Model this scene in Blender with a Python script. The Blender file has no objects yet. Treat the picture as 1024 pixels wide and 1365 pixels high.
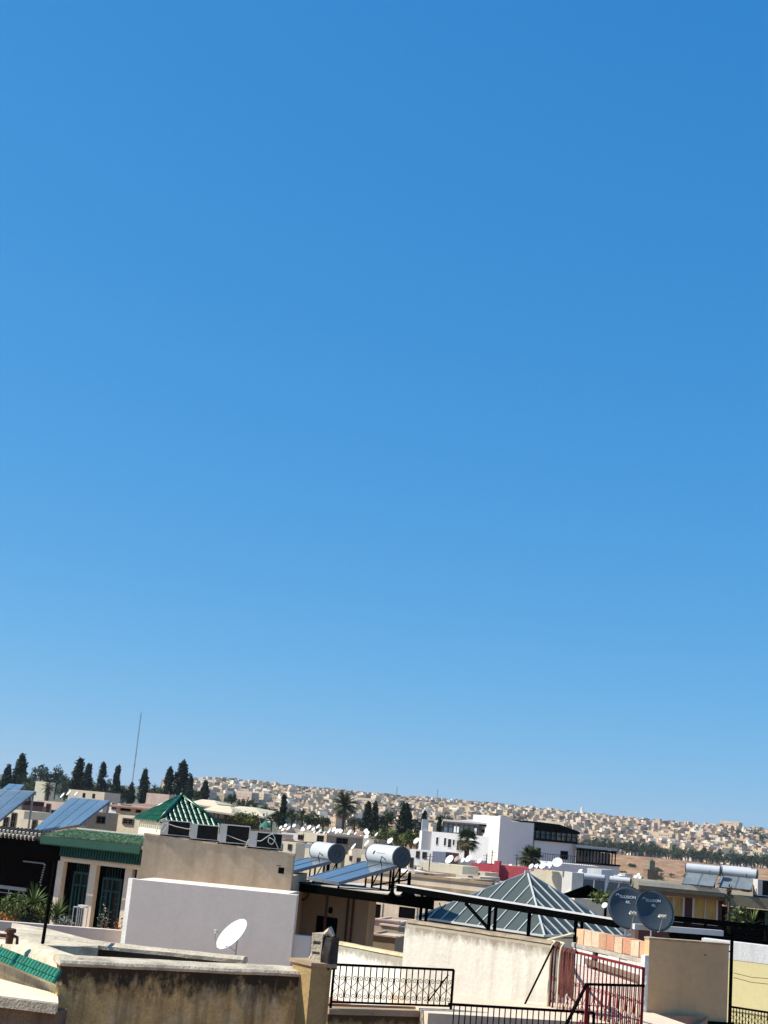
import bpy, bmesh, math, random
from mathutils import Vector, Matrix, noise
random.seed(7)
SC = bpy.context.scene
COL = SC.collection
rad = math.radians
# ---------------------------------------------------------------- camera, sky, sun, exposure
FPX, CX, CY = 1800.0, 512.0, 682.5            # focal length and centre, in pixels of the 1024 x 1365 photograph
ROLL, PITCH = rad(5.2), math.atan(415.8 / 1800.0)
EYE = Vector((0, 0, 14))
RIGHT, FWD, UP = Vector((1, 0, 0)), Vector((0, math.cos(PITCH), math.sin(PITCH))), Vector((0, -math.sin(PITCH), math.cos(PITCH)))
cam = bpy.data.cameras.new('camera')
camo = bpy.data.objects.new('camera', cam); COL.objects.link(camo)
ex_ = RIGHT * math.cos(ROLL) + UP * math.sin(ROLL)
ey_ = UP * math.cos(ROLL) - RIGHT * math.sin(ROLL)
camo.matrix_world = Matrix(((ex_.x, ey_.x, -FWD.x, 0), (ex_.y, ey_.y, -FWD.y, 0), (ex_.z, ey_.z, -FWD.z, EYE.z), (0, 0, 0, 1)))
cam.sensor_fit = 'VERTICAL'; cam.sensor_height = 36.0; cam.sensor_width = 36.0; cam.lens = 36.0 * FPX / 1365.0
cam.clip_start = 0.5; cam.clip_end = 40000
SC.camera = camo
SUN_EL, SUN_BACK = rad(46), rad(1)            # height; how far the sun stands behind the picture plane, on the left
sdir = Vector((-math.cos(SUN_BACK) * math.cos(SUN_EL), math.sin(SUN_BACK) * math.cos(SUN_EL), math.sin(SUN_EL)))
sun = bpy.data.lights.new('sun', 'SUN'); sun.energy = 5.0; sun.angle = rad(0.5); sun.color = (1.0, 0.95, 0.86)
suno = bpy.data.objects.new('sun', sun); COL.objects.link(suno)
suno.rotation_euler = sdir.to_track_quat('Z', 'Y').to_euler(); suno.location = (-40, 0, 80)
wd = bpy.data.worlds.new('World'); SC.world = wd; wd.use_nodes = True
wt = wd.node_tree; wt.nodes.clear()
wo = wt.nodes.new('ShaderNodeOutputWorld'); wb = wt.nodes.new('ShaderNodeBackground'); ws = wt.nodes.new('ShaderNodeTexSky')
ws.sky_type = 'NISHITA'; ws.sun_disc = False; ws.sun_elevation = SUN_EL
ws.sun_rotation = math.atan2(sdir.x, sdir.y)
ws.altitude = 400; ws.air_density = 1.0; ws.dust_density = 0.0; ws.ozone_density = 3.0
EXPO = 0.45
wsep = wt.nodes.new('ShaderNodeSeparateColor'); wcom = wt.nodes.new('ShaderNodeCombineColor'); wt.links.new(ws.outputs[0], wsep.inputs[0])
for k, (gam, gain) in enumerate(((1.10, .5215), (.54, .640), (.347, .925))):      # the deep clean blue of the day: each channel of the sky, graded
    pw = wt.nodes.new('ShaderNodeMath'); pw.operation = 'POWER'; pw.inputs[1].default_value = gam
    mu_ = wt.nodes.new('ShaderNodeMath'); mu_.operation = 'MULTIPLY'; mu_.inputs[1].default_value = gain * .1 ** gam / (.1 * 2 ** EXPO)
    if k == 0:
        mu_.operation = 'MULTIPLY_ADD'; pw.inputs[1].default_value = 1.0; mu_.inputs[1].default_value = .47 / 2 ** EXPO; mu_.inputs[2].default_value = -.010 / (.1 * 2 ** EXPO); mu_.use_clamp = False
    wt.links.new(wsep.outputs[k], pw.inputs[0]); wt.links.new(pw.outputs[0], mu_.inputs[0]); wt.links.new(mu_.outputs[0], wcom.inputs[k])
wt.links.new(wcom.outputs[0], wb.inputs[0]); wb.inputs[1].default_value = 0.1
wt.links.new(wb.outputs[0], wo.inputs[0])
SC.view_settings.view_transform = 'Standard'; SC.view_settings.look = 'None'; SC.view_settings.gamma = 1
SC.view_settings.exposure = EXPO
SC.render.engine = 'CYCLES'
SC.cycles.max_bounces = 5; SC.cycles.diffuse_bounces = 3; SC.cycles.glossy_bounces = 3; SC.cycles.transmission_bounces = 4
SC.cycles.transparent_max_bounces = 6; SC.cycles.use_denoising = True

# ---------------------------------------------------------------- survey helpers
def ray(px, py):
    x, y = px - CX, py - CY
    u = x * math.cos(ROLL) + y * math.sin(ROLL); v = -x * math.sin(ROLL) + y * math.cos(ROLL)
    return RIGHT * (u / FPX) - UP * (v / FPX) + FWD
def P(px, py, Y):
    d = ray(px, py); return EYE + d * (Y / d.y)
def PZ(px, py, z):
    d = ray(px, py); return EYE + d * ((z - EYE.z) / d.z)
class Fr:
    def __init__(s, O, ex=Vector((1, 0, 0)), ey=Vector((0, 1, 0)), ez=Vector((0, 0, 1))):
        s.O, s.ex, s.ey, s.ez = Vector(O), Vector(ex), Vector(ey), Vector(ez)
    def p(s, x, y, z): return s.O + s.ex * x + s.ey * y + s.ez * z
    def hit(s, px, py, y=0.0):                 # where the line of sight meets the plane at depth y of this frame
        d = ray(px, py); O = s.O + s.ey * y
        t = (O - EYE).dot(s.ey) / d.dot(s.ey); q = EYE + d * t - s.O
        return q.dot(s.ex), q.dot(s.ez)
    def scale(s, px, py): return abs((s.hit(px + 5, py)[0] - s.hit(px - 5, py)[0])) / 10.0
    def moved(s, x, y, z): return Fr(s.p(x, y, z), s.ex, s.ey, s.ez)
def wall_fr(A, B):
    ex = Vector((B.x - A.x, B.y - A.y, 0)); L = ex.length; ex.normalize()
    f = Fr(A, ex, Vector((-ex.y, ex.x, 0)), Vector((0, 0, 1))); f.L = L
    return f
def rot_fr(O, deg):
    c, s_ = math.cos(rad(deg)), math.sin(rad(deg))
    return Fr(O, Vector((c, s_, 0)), Vector((-s_, c, 0)))
def sst(a, b, x):
    t = min(1, max(0, (x - a) / (b - a))); return t * t * (3 - 2 * t)

# ---------------------------------------------------------------- mesh helpers
class MB:
    def __init__(s): s.v = []; s.f = []; s.m = []
    def add(s, pts, faces, mi=0):
        n = len(s.v); s.v += [Vector(p) for p in pts]
        for f in faces: s.f.append(tuple(i + n for i in f)); s.m.append(mi)
    def box(s, fr, x0, x1, y0, y1, z0, z1, mi=0):
        pts = [fr.p(x, y, z) for z in (z0, z1) for y in (y0, y1) for x in (x0, x1)]
        s.add(pts, [(0, 2, 3, 1), (4, 5, 7, 6), (0, 1, 5, 4), (2, 6, 7, 3), (0, 4, 6, 2), (1, 3, 7, 5)], mi)
    def poly(s, pts, mi=0): s.add(pts, [tuple(range(len(pts)))], mi)
    def prism(s, pts, thick, mi=0, d=Vector((0, 0, -1))):
        n = len(pts); q = [Vector(p) + d * thick for p in pts]
        s.add(list(pts) + q, [tuple(range(n)), tuple(range(2 * n - 1, n - 1, -1))] + [(i, i + n, (i + 1) % n + n, (i + 1) % n) for i in range(n)], mi)
    def tube(s, pts, r, n=6, mi=0, caps=True):
        pts = [Vector(p) for p in pts]; k = len(pts); rs = r if isinstance(r, (list, tuple)) else [r] * k
        V = []; F = []; prev = None
        for i in range(k):
            t = (pts[min(i + 1, k - 1)] - pts[max(i - 1, 0)])
            t = t.normalized() if t.length > 1e-9 else Vector((0, 0, 1))
            a = prev if prev is not None else (Vector((0, 0, 1)) if abs(t.z) < 0.9 else Vector((1, 0, 0)))
            a = (a - t * a.dot(t)).normalized(); prev = a; b = t.cross(a)
            for j in range(n):
                w = 2 * math.pi * j / n; V.append(pts[i] + (a * math.cos(w) + b * math.sin(w)) * rs[i])
        for i in range(k - 1):
            for j in range(n): F.append((i * n + j, i * n + (j + 1) % n, (i + 1) * n + (j + 1) % n, (i + 1) * n + j))
        if caps: F.append(tuple(range(n - 1, -1, -1))); F.append(tuple(range((k - 1) * n, k * n)))
        s.add(V, F, mi)
    def bar(s, a, b, w, h=None, mi=0):         # square section bar
        a, b = Vector(a), Vector(b); h = h or w; t = (b - a).normalized()
        u = Vector((0, 0, 1)) if abs(t.z) < 0.9 else Vector((0, 1, 0))
        x = t.cross(u).normalized(); y = x.cross(t).normalized()
        V = [q + x * (i * w / 2) + y * (j * h / 2) for q in (a, b) for i, j in ((-1, -1), (1, -1), (1, 1), (-1, 1))]
        s.add(V, [(3, 2, 1, 0), (4, 5, 6, 7), (0, 1, 5, 4), (1, 2, 6, 5), (2, 3, 7, 6), (3, 0, 4, 7)], mi)
    def lathe(s, fr, prof, n=24, mi=0, closed=False):   # (radius, height) pairs round the frame's z axis
        V = []; F = []; k = len(prof)
        for r, z in prof:
            for j in range(n):
                w = 2 * math.pi * j / n; V.append(fr.p(r * math.cos(w), r * math.sin(w), z))
        for i in range(k - 1):
            for j in range(n): F.append((i * n + j, i * n + (j + 1) % n, (i + 1) * n + (j + 1) % n, (i + 1) * n + j))
        if closed: F.append(tuple(range(n - 1, -1, -1))); F.append(tuple(range((k - 1) * n, k * n)))
        s.add(V, F, mi)
    def extrude(s, fr, x0, x1, prof, n=30, jit=0.0, mi=0, sc=1.3):   # closed (y, z) outline swept along x, with an uneven hand-laid surface
        k = len(prof); V = []; F = []
        for i in range(n + 1):
            x = x0 + (x1 - x0) * i / n
            for (y, z) in prof:
                q = fr.p(x, y, z)
                if jit:
                    d = noise.noise_vector(q * sc) * jit + noise.noise_vector(q * sc * 4) * jit * .4
                    q = q + Vector((d.x * .3, d.y, d.z * .4))
                V.append(q)
        for i in range(n):
            for j in range(k): F.append((i * k + j, i * k + (j + 1) % k, (i + 1) * k + (j + 1) % k, (i + 1) * k + j))
        F.append(tuple(range(k))); F.append(tuple(range(n * k + k - 1, n * k - 1, -1)))
        s.add(V, F, mi)
    def build(s, name, mats, parent=None, smooth=False, fix=True, origin=None):
        if not isinstance(mats, (list, tuple)): mats = [mats]
        if parent is None:
            if origin is None:
                xs = [p.x for p in s.v]; ys = [p.y for p in s.v]
                origin = Vector(((min(xs) + max(xs)) / 2, (min(ys) + max(ys)) / 2, min(p.z for p in s.v)))
        else: origin = wloc(parent)
        me = bpy.data.meshes.new(name)
        me.from_pydata([tuple(p - origin) for p in s.v], [], s.f)
        for m in mats: me.materials.append(m)
        me.polygons.foreach_set('material_index', s.m)
        if smooth: me.polygons.foreach_set('use_smooth', [True] * len(s.f))
        if fix and len(s.f) < 30000:
            b = bmesh.new(); b.from_mesh(me); bmesh.ops.recalc_face_normals(b, faces=b.faces); b.to_mesh(me); b.free()
        me.update()
        o = bpy.data.objects.new(name, me); COL.objects.link(o)
        if parent is None: o.location = origin
        else: o.parent = parent
        return o
def wloc(o):
    v = Vector((0, 0, 0))
    while o is not None: v = v + o.location; o = o.parent
    return v
def tag(o, label, cat, group=None, kind=None):
    if label: o['label'] = label
    if cat: o['category'] = cat
    if group: o['group'] = group
    if kind: o['kind'] = kind
    return o
def thing(name, label, cat, loc, group=None):
    o = bpy.data.objects.new(name, None); COL.objects.link(o); o.location = loc; o.empty_display_size = 0.3
    return tag(o, label, cat, group)
def copy_tree(o, parent=None):
    kids = list(o.children); c = o.copy(); COL.objects.link(c); c.parent = parent
    for k in kids: copy_tree(k, c)
    return c
def place(proto, used, loc, rz, label, group=None, sc=1.0, tilt=None):
    o = proto if not used else copy_tree(proto)
    used.append(1); o.location = loc; o.rotation_euler = (tilt or 0, 0, rad(rz)); o.scale = (sc, sc, sc)
    o['label'] = label
    if group: o['group'] = group
    return o

# ---------------------------------------------------------------- materials
def mk(name, col, rough=.85, var=.18, sc=1.6, streak=0., scol=(.06, .045, .03), sscale=5., bump=.25, metal=0., spec=.3, rnd=0., coat=0., patch=0., pcol=(.3, .25, .18)):
    m = bpy.data.materials.new(name); m.use_nodes = True; t = m.node_tree; N = t.nodes; L = t.links
    b = N['Principled BSDF']; b.inputs['Roughness'].default_value = rough; b.inputs['Metallic'].default_value = metal
    b.inputs['Specular IOR Level'].default_value = spec; b.inputs['Coat Weight'].default_value = coat
    g = N.new('ShaderNodeNewGeometry')
    n1 = N.new('ShaderNodeTexNoise'); n1.inputs['Scale'].default_value = sc; n1.inputs['Detail'].default_value = 7; n1.inputs['Roughness'].default_value = .65
    n2 = N.new('ShaderNodeTexNoise'); n2.inputs['Scale'].default_value = sc * 11; n2.inputs['Detail'].default_value = 4
    L.new(g.outputs['Position'], n1.inputs['Vector']); L.new(g.outputs['Position'], n2.inputs['Vector'])
    mr = N.new('ShaderNodeMapRange'); mr.inputs[1].default_value = .3; mr.inputs[2].default_value = .7; mr.inputs[3].default_value = 1 - var; mr.inputs[4].default_value = 1 + var
    L.new(n1.outputs[0], mr.inputs[0])
    mr2 = N.new('ShaderNodeMapRange'); mr2.inputs[1].default_value = .3; mr2.inputs[2].default_value = .7; mr2.inputs[3].default_value = 1 - var * .5; mr2.inputs[4].default_value = 1 + var * .5
    L.new(n2.outputs[0], mr2.inputs[0])
    mu = N.new('ShaderNodeMath'); mu.operation = 'MULTIPLY'; L.new(mr.outputs[0], mu.inputs[0]); L.new(mr2.outputs[0], mu.inputs[1])
    fac = mu.outputs[0]
    if rnd:
        oi = N.new('ShaderNodeObjectInfo'); mr3 = N.new('ShaderNodeMapRange'); mr3.inputs[3].default_value = 1 - rnd; mr3.inputs[4].default_value = 1 + rnd
        L.new(oi.outputs['Random'], mr3.inputs[0]); m2 = N.new('ShaderNodeMath'); m2.operation = 'MULTIPLY'; L.new(fac, m2.inputs[0]); L.new(mr3.outputs[0], m2.inputs[1]); fac = m2.outputs[0]
    sv = N.new('ShaderNodeVectorMath'); sv.operation = 'SCALE'; sv.inputs[0].default_value = col[:3]; L.new(fac, sv.inputs['Scale'])
    out = sv.outputs[0]
    def over(out, c2, factor_socket):
        mx = N.new('ShaderNodeMix'); mx.data_type = 'RGBA'; L.new(factor_socket, mx.inputs[0]); L.new(out, mx.inputs[6]); mx.inputs[7].default_value = (*c2, 1)
        return mx.outputs[2]
    if patch:
        n4 = N.new('ShaderNodeTexNoise'); n4.inputs['Scale'].default_value = sc * .8; n4.inputs['Detail'].default_value = 9; n4.inputs['Roughness'].default_value = .7
        L.new(g.outputs['Position'], n4.inputs['Vector'])
        p = N.new('ShaderNodeMapRange'); p.inputs[1].default_value = .5; p.inputs[2].default_value = .68; p.inputs[3].default_value = 0; p.inputs[4].default_value = patch
        L.new(n4.outputs[0], p.inputs[0]); out = over(out, pcol, p.outputs[0])
    if streak:
        mp = N.new('ShaderNodeMapping'); mp.inputs['Scale'].default_value = (sscale, sscale, sscale * .07); L.new(g.outputs['Position'], mp.inputs[0])
        n3 = N.new('ShaderNodeTexNoise'); n3.inputs['Scale'].default_value = 1; n3.inputs['Detail'].default_value = 6; n3.inputs['Roughness'].default_value = .6
        L.new(mp.outputs[0], n3.inputs['Vector'])
        q = N.new('ShaderNodeMapRange'); q.inputs[1].default_value = .5; q.inputs[2].default_value = .75; q.inputs[3].default_value = 0; q.inputs[4].default_value = streak
        L.new(n3.outputs[0], q.inputs[0]); out = over(out, scol, q.outputs[0])
    L.new(out, b.inputs['Base Color'])
    if bump:
        bp = N.new('ShaderNodeBump'); bp.inputs['Strength'].default_value = bump; bp.inputs['Distance'].default_value = .03
        L.new(n2.outputs[0], bp.inputs['Height']); L.new(bp.outputs[0], b.inputs['Normal'])
    m['out'] = 0
    return m
def stain_shade_top(m, ztop, depth, col, strength=.95, sc=1.0):   # dark tongues down from the top of a wall: black mould, stains, painted shade
    t = m.node_tree; N = t.nodes; L = t.links; b = N['Principled BSDF']
    src = b.inputs['Base Color'].links[0].from_socket
    g = N.new('ShaderNodeNewGeometry'); sp = N.new('ShaderNodeSeparateXYZ'); L.new(g.outputs['Position'], sp.inputs[0])
    mp = N.new('ShaderNodeMapping'); mp.inputs['Scale'].default_value = (5.2 * sc, 5.2 * sc, 3.0 * sc); L.new(g.outputs['Position'], mp.inputs[0])
    n = N.new('ShaderNodeTexNoise'); n.inputs['Scale'].default_value = 1; n.inputs['Detail'].default_value = 9; n.inputs['Roughness'].default_value = .68; L.new(mp.outputs[0], n.inputs['Vector'])
    a = N.new('ShaderNodeMapRange'); a.inputs[1].default_value = ztop - depth; a.inputs[2].default_value = ztop; a.inputs[3].default_value = -.42; a.inputs[4].default_value = .42; a.clamp = True
    L.new(sp.outputs[2], a.inputs[0])
    s = N.new('ShaderNodeMath'); s.operation = 'ADD'; L.new(a.outputs[0], s.inputs[0]); L.new(n.outputs[0], s.inputs[1])
    q = N.new('ShaderNodeMapRange'); q.inputs[1].default_value = .46; q.inputs[2].default_value = .72; q.inputs[3].default_value = 0; q.inputs[4].default_value = strength
    L.new(s.outputs[0], q.inputs[0])
    mx = N.new('ShaderNodeMix'); mx.data_type = 'RGBA'; L.new(q.outputs[0], mx.inputs[0]); L.new(src, mx.inputs[6]); mx.inputs[7].default_value = (*col, 1)
    L.new(mx.outputs[2], b.inputs['Base Color'])
    return m
def glass(name, col, alpha=.5, rough=.08):     # pane that lets part of what lies behind show
    m = bpy.data.materials.new(name); m.use_nodes = True; t = m.node_tree; b = t.nodes['Principled BSDF']
    b.inputs['Base Color'].default_value = (*col, 1); b.inputs['Roughness'].default_value = rough; b.inputs['Alpha'].default_value = alpha
    return m
M = {}
M['white'] = mk('white_plaster', (.74, .72, .67), var=.1, streak=.35, scol=(.36, .31, .24), sscale=3)
M['whitestain'] = stain_shade_top(mk('stained_whitewash', (.76, .73, .63), var=.1, sc=1.2, streak=.45, scol=(.42, .37, .27), sscale=4, patch=.3, pcol=(.55, .5, .38)), 12.15, .75, (.20, .17, .11), .75, 1.3)
M['whitestain2'] = stain_shade_top(mk('stained_whitewash_low', (.76, .73, .63), var=.1, sc=1.2, streak=.4, scol=(.42, .37, .27), sscale=4), 11.35, .45, (.2, .17, .11), .7, 1.6)
M['cap'] = mk('weathered_coping', (.54, .45, .32), var=.25, sc=3, bump=.6, patch=.75, pcol=(.20, .17, .12))
M['capw'] = mk('whitewashed_coping', (.60, .50, .35), var=.22, sc=3.5, bump=.6, patch=.75, pcol=(.25, .20, .12))
M['mould'] = stain_shade_top(mk('mould_stained_plaster', (.40, .29, .16), var=.25, sc=1.7, bump=.5, streak=.6, scol=(.12, .08, .045), sscale=6, patch=.55, pcol=(.58, .48, .34)), 11.55, .95, (.022, .017, .012), .97, 1.0)
M['ochre'] = mk('ochre_plaster', (.36, .24, .10), var=.2, sc=2, streak=.5, scol=(.14, .085, .04), sscale=5, bump=.4)
M['grey'] = mk('grey_plaster', (.84, .71, .58), bump=.05, var=.06, sc=.9, streak=.3, scol=(.64, .53, .43), sscale=2)
M['tan'] = mk('tan_plaster', (.52, .39, .255), bump=.08, var=.14, sc=1.2, streak=.6, scol=(.34, .24, .14), sscale=3)
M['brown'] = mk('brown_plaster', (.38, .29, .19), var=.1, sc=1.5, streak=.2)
M['panel'] = mk('smooth_tan_render', (.64, .42, .215), var=.1, sc=.9, streak=.25, scol=(.3, .2, .11), sscale=2, bump=.3, patch=.25, pcol=(.33, .23, .13))
M['peach'] = mk('peach_plaster', (.70, .56, .40), var=.1, sc=1, streak=.2, scol=(.4, .3, .2))
M['cream'] = mk('cream_plaster', (.72, .63, .46), var=.12, sc=.8, streak=.25, scol=(.45, .36, .24), sscale=2)
M['yellow'] = mk('yellow_plaster', (.80, .68, .34), var=.05, sc=1, bump=.1)
M['red'] = mk('red_limewash', (.42, .07, .085), var=.15, sc=.7, streak=.3, scol=(.2, .04, .05), sscale=2)
M['pink'] = mk('pinkish_plaster', (.62, .45, .36), var=.15, sc=.8, streak=.3)
M['rooftop'] = mk('roof_screed', (.52, .44, .34), var=.2, sc=.7, patch=.4, pcol=(.3, .25, .19))
M['olivebrown'] = mk('olive_brown_fascia', (.24, .20, .125), var=.15, sc=.6)
M['terracotta'] = mk('terracotta_floor', (.42, .24, .15), var=.2, sc=3)
M['ledge'] = mk('brown_ledge', (.38, .27, .16), var=.25, sc=2, streak=.3)
M['black'] = mk('black_painted_steel', (.0025, .0024, .0022), rough=.85, var=.3, sc=4, bump=.05, spec=.0)
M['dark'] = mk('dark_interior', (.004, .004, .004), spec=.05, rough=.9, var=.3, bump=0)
M['rail'] = mk('black_wrought_iron', (.004, .003, .003), rough=.8, var=.3, sc=6, bump=.05, spec=.0)
M['redrail'] = mk('red_painted_iron', (.19, .015, .018), rough=.65, spec=.15, var=.4, sc=5, bump=.1, patch=.4, pcol=(.05, .012, .01))
M['rust'] = mk('rusty_iron', (.075, .03, .018), rough=.9, var=.5, sc=8)
M['hose'] = mk('cream_hose', (.62, .52, .34), rough=.6, var=.1, bump=0)
M['brick'] = mk('orange_brick', (.58, .33, .19), var=.25, sc=2.2, bump=.3, rnd=.22)
M['brick2'] = mk('pale_brick', (.66, .47, .31), var=.25, sc=2.2, bump=.3)
M['brick3'] = mk('red_brick', (.56, .27, .16), var=.25, sc=2.2, bump=.3)
M['mortar'] = mk('mortar', (.50, .43, .34), var=.25, sc=4, bump=.6)
M['blockw'] = mk('whitewashed_block', (.72, .67, .60), var=.15, sc=2.5, patch=.4, pcol=(.5, .42, .34))
M['concrete'] = mk('raw_concrete', (.42, .38, .32), var=.25, sc=4, bump=.5)
M['soot'] = mk('sooty_clay', (.035, .028, .022), var=.5, sc=8, bump=.6, patch=.4, pcol=(.16, .13, .09))
M['tile'] = mk('green_glazed_tile', (.007, .075, .02), rough=.28, var=.55, sc=4, bump=.1, spec=.5, coat=.3)
M['tileb'] = mk('bright_green_tile', (.008, .15, .075), rough=.25, var=.4, sc=6, bump=.1, spec=.5, coat=.2)
M['tileold'] = mk('mossy_green_tile', (.06, .13, .04), rough=.5, var=.6, sc=9, bump=.3, patch=.95, pcol=(.50, .48, .28))
M['fascia'] = mk('sea_green_paint', (.03, .095, .062), rough=.5, var=.12, sc=2, bump=.05)
M['fasciad'] = mk('dark_green_tile_band', (.018, .085, .065), rough=.35, var=.4, sc=6, bump=.1)
M['pillar'] = mk('cream_pillar_plaster', (.74, .65, .50), var=.08, sc=2)
M['teal'] = mk('turquoise_painted_steel', (.02, .11, .105), rough=.45, var=.15, sc=3, bump=.02)
M['pane'] = mk('dark_window_glass', (.015, .018, .022), rough=.12, var=.1, bump=0, spec=.5)
M['frame'] = mk('window_frame_white', (.62, .6, .56), rough=.6, var=.08, bump=.02)
M['framed'] = mk('window_frame_dark', (.08, .06, .05), rough=.6, var=.1, bump=.02)
M['curtain'] = mk('gold_curtain', (.50, .36, .12), var=.1, bump=0, streak=.8, scol=(.2, .12, .03), sscale=9)
M['maroon'] = mk('maroon_cladding', (.075, .03, .025), var=.15, rough=.6)
M['solar'] = mk('solar_glass', (.10, .135, .165), rough=.2, var=.2, sc=.8, bump=0, spec=.5, coat=.3)
M['alu'] = mk('aluminium', (.16, .18, .21), rough=.4, var=.1, metal=.3, bump=.02)
M['tank'] = mk('white_enamel_tank', (.52, .53, .53), rough=.35, var=.05, bump=.02)
M['tankcap'] = mk('grey_tank_cap', (.055, .065, .075), rough=.5, var=.1, bump=.02)
M['steel'] = mk('galvanised_steel', (.36, .36, .35), rough=.5, var=.15, metal=.4, bump=.05)
M['dishw'] = mk('white_dish_enamel', (.78, .77, .74), rough=.45, var=.06, sc=3, bump=.03)
M['dishd'] = mk('dark_grey_dish_enamel', (.055, .07, .08), rough=.5, var=.1, sc=2, bump=.02)
M['dishtan'] = mk('brown_dish_enamel', (.30, .19, .14), rough=.5, var=.1, bump=.02)
M['letter'] = mk('white_lettering', (.80, .81, .81), var=.02, bump=0)
M['ac'] = mk('off_white_ac_casing', (.58, .54, .46), rough=.5, var=.08, bump=.03, streak=.3, scol=(.4, .36, .3))
M['grille'] = mk('black_fins', (.03, .028, .026), rough=.7, var=.3, sc=9, bump=.1, spec=.05)
M['pipe'] = mk('pipe_insulation', (.55, .53, .48), var=.1, bump=.1)
M['skyglass'] = glass('skylight_glass', (.055, .068, .055), .97, .45)
M['skybar'] = mk('white_glazing_bar', (.60, .60, .55), rough=.5, var=.1, bump=.02)
M['solarpale'] = mk('pale_solar_glass', (.17, .19, .19), rough=.35, var=.25, sc=.8, bump=0, spec=.3)
M['solardark'] = mk('dark_solar_glass', (.02, .025, .028), rough=.3, var=.3, sc=.8, bump=0, spec=.25)
M['hotelw'] = mk('hotel_white_render', (.72, .70, .67), var=.06, sc=.3, streak=.15, scol=(.5, .47, .42), sscale=.8)
M['hotelg'] = mk('hotel_grey_render', (.80, .72, .64), var=.05, sc=.25)
M['hotelglass'] = glass('hotel_glass', (.10, .17, .19), .75, .1)
M['palegrey'] = mk('pale_grey_sheet', (.48, .47, .44), var=.1, sc=.3)
M['canvas'] = mk('cream_canvas', (.64, .54, .37), var=.08, sc=.5)
M['parasol'] = mk('green_canvas', (.03, .17, .11), var=.1, sc=.5)
M['maroofs'] = mk('dull_red_roof', (.27, .15, .11), var=.2, sc=.5)
M['bark'] = mk('bark', (.10, .07, .045), var=.4, sc=3, bump=.6)
M['cypress'] = mk('cypress_foliage', (.022, .036, .020), var=.6, sc=.5, bump=0, spec=.15)
M['broad'] = mk('broad_foliage', (.05, .075, .022), var=.6, sc=.35, bump=0, spec=.2)
M['olive'] = mk('olive_foliage', (.15, .17, .045), var=.5, sc=.4, bump=0, spec=.2)
M['greyleaf'] = mk('grey_green_foliage', (.085, .105, .07), var=.5, sc=.2, bump=0, spec=.1)
M['palm'] = mk('palm_leaf', (.06, .075, .028), var=.5, sc=.8, bump=0, spec=.25)
M['yucca'] = mk('yucca_leaf', (.12, .17, .05), var=.45, sc=5, bump=0, spec=.3)
M['drypalm'] = mk('dry_palm_leaf', (.15, .12, .065), var=.5, sc=.8, bump=0, spec=.15)
M['stone'] = mk('brown_stone', (.19, .14, .095), var=.3, sc=.6)
M['earth'] = mk('dry_earth', (.32, .18, .09), var=.55, sc=.11, bump=0, patch=.7, pcol=(.17, .13, .075))
M['flower'] = mk('orange_flower', (.55, .12, .03), var=.3, sc=6, bump=0)
# ---------------------------------------------------------------- ground
def terr(x, Y):
    if Y < 120: return 0.0
    a = x / Y
    left = sst(-.09, -.17, a)
    z = left * 12.5 * sst(140, 420, Y)
    right = 1 - left
    z += right * (-9.5 * sst(250, 650, Y) * (1 - sst(930, 1075, Y)) + 7.5 * sst(930, 1075, Y))
    z += right * 3.0 * noise.noise(Vector((x * .012, Y * .012, 1))) * sst(700, 900, Y) * (1 - sst(1080, 1130, Y))
    z += 44 * (1 - .42 * sst(-.09, -.16, a)) * sst(1150, 2250, Y) * (1 + .10 * noise.noise(Vector((x * .0035, 3.1, 0))))
    z += 24 * math.exp(-((a + .335) / .035) ** 2) * sst(700, 1500, Y)
    z -= 60 * sst(2500, 5000, Y)
    return z
def vegetate(m):                               # scrub and grass on the western slopes
    t = m.node_tree; N = t.nodes; L = t.links; b = N['Principled BSDF']; src = b.inputs['Base Color'].links[0].from_socket
    g = N.new('ShaderNodeNewGeometry'); sp = N.new('ShaderNodeSeparateXYZ'); L.new(g.outputs['Position'], sp.inputs[0])
    n = N.new('ShaderNodeTexNoise'); n.inputs['Scale'].default_value = .03; n.inputs['Detail'].default_value = 8; L.new(g.outputs['Position'], n.inputs['Vector'])
    a = N.new('ShaderNodeMapRange'); a.inputs[1].default_value = 5; a.inputs[2].default_value = -70; a.inputs[3].default_value = -.35; a.inputs[4].default_value = .35; L.new(sp.outputs[0], a.inputs[0])
    s = N.new('ShaderNodeMath'); s.operation = 'ADD'; L.new(a.outputs[0], s.inputs[0]); L.new(n.outputs[0], s.inputs[1])
    q = N.new('ShaderNodeMapRange'); q.inputs[1].default_value = .45; q.inputs[2].default_value = .65; L.new(s.outputs[0], q.inputs[0])
    mx = N.new('ShaderNodeMix'); mx.data_type = 'RGBA'; L.new(q.outputs[0], mx.inputs[0]); L.new(src, mx.inputs[6]); mx.inputs[7].default_value = (.10, .105, .06, 1); L.new(mx.outputs[2], b.inputs['Base Color'])
vegetate(M['earth'])
g = MB(); ys = [-400, -100, 0, 60, 120, 160, 200, 250, 300, 360, 420, 500, 580, 660, 740, 800] + [860 + 18 * i for i in range(20)] + [1240 + 60 * i for i in range(22)] + [2700, 3200, 4000, 5500]
nx = 90
for Y in ys:
    W = max(600, min(3800, Y * 1.1))
    for i in range(nx + 1):
        x = (i / nx * 2 - 1) * W; g.v.append(Vector((x, Y, terr(x, Y))))
for r in range(len(ys) - 1):
    for i in range(nx): a = r * (nx + 1) + i; g.f.append((a, a + 1, a + nx + 2, a + nx + 1)); g.m.append(0)
tag(g.build('ground', M['earth'], smooth=True, origin=Vector((0, 0, 0))), None, None, kind='structure')
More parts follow.
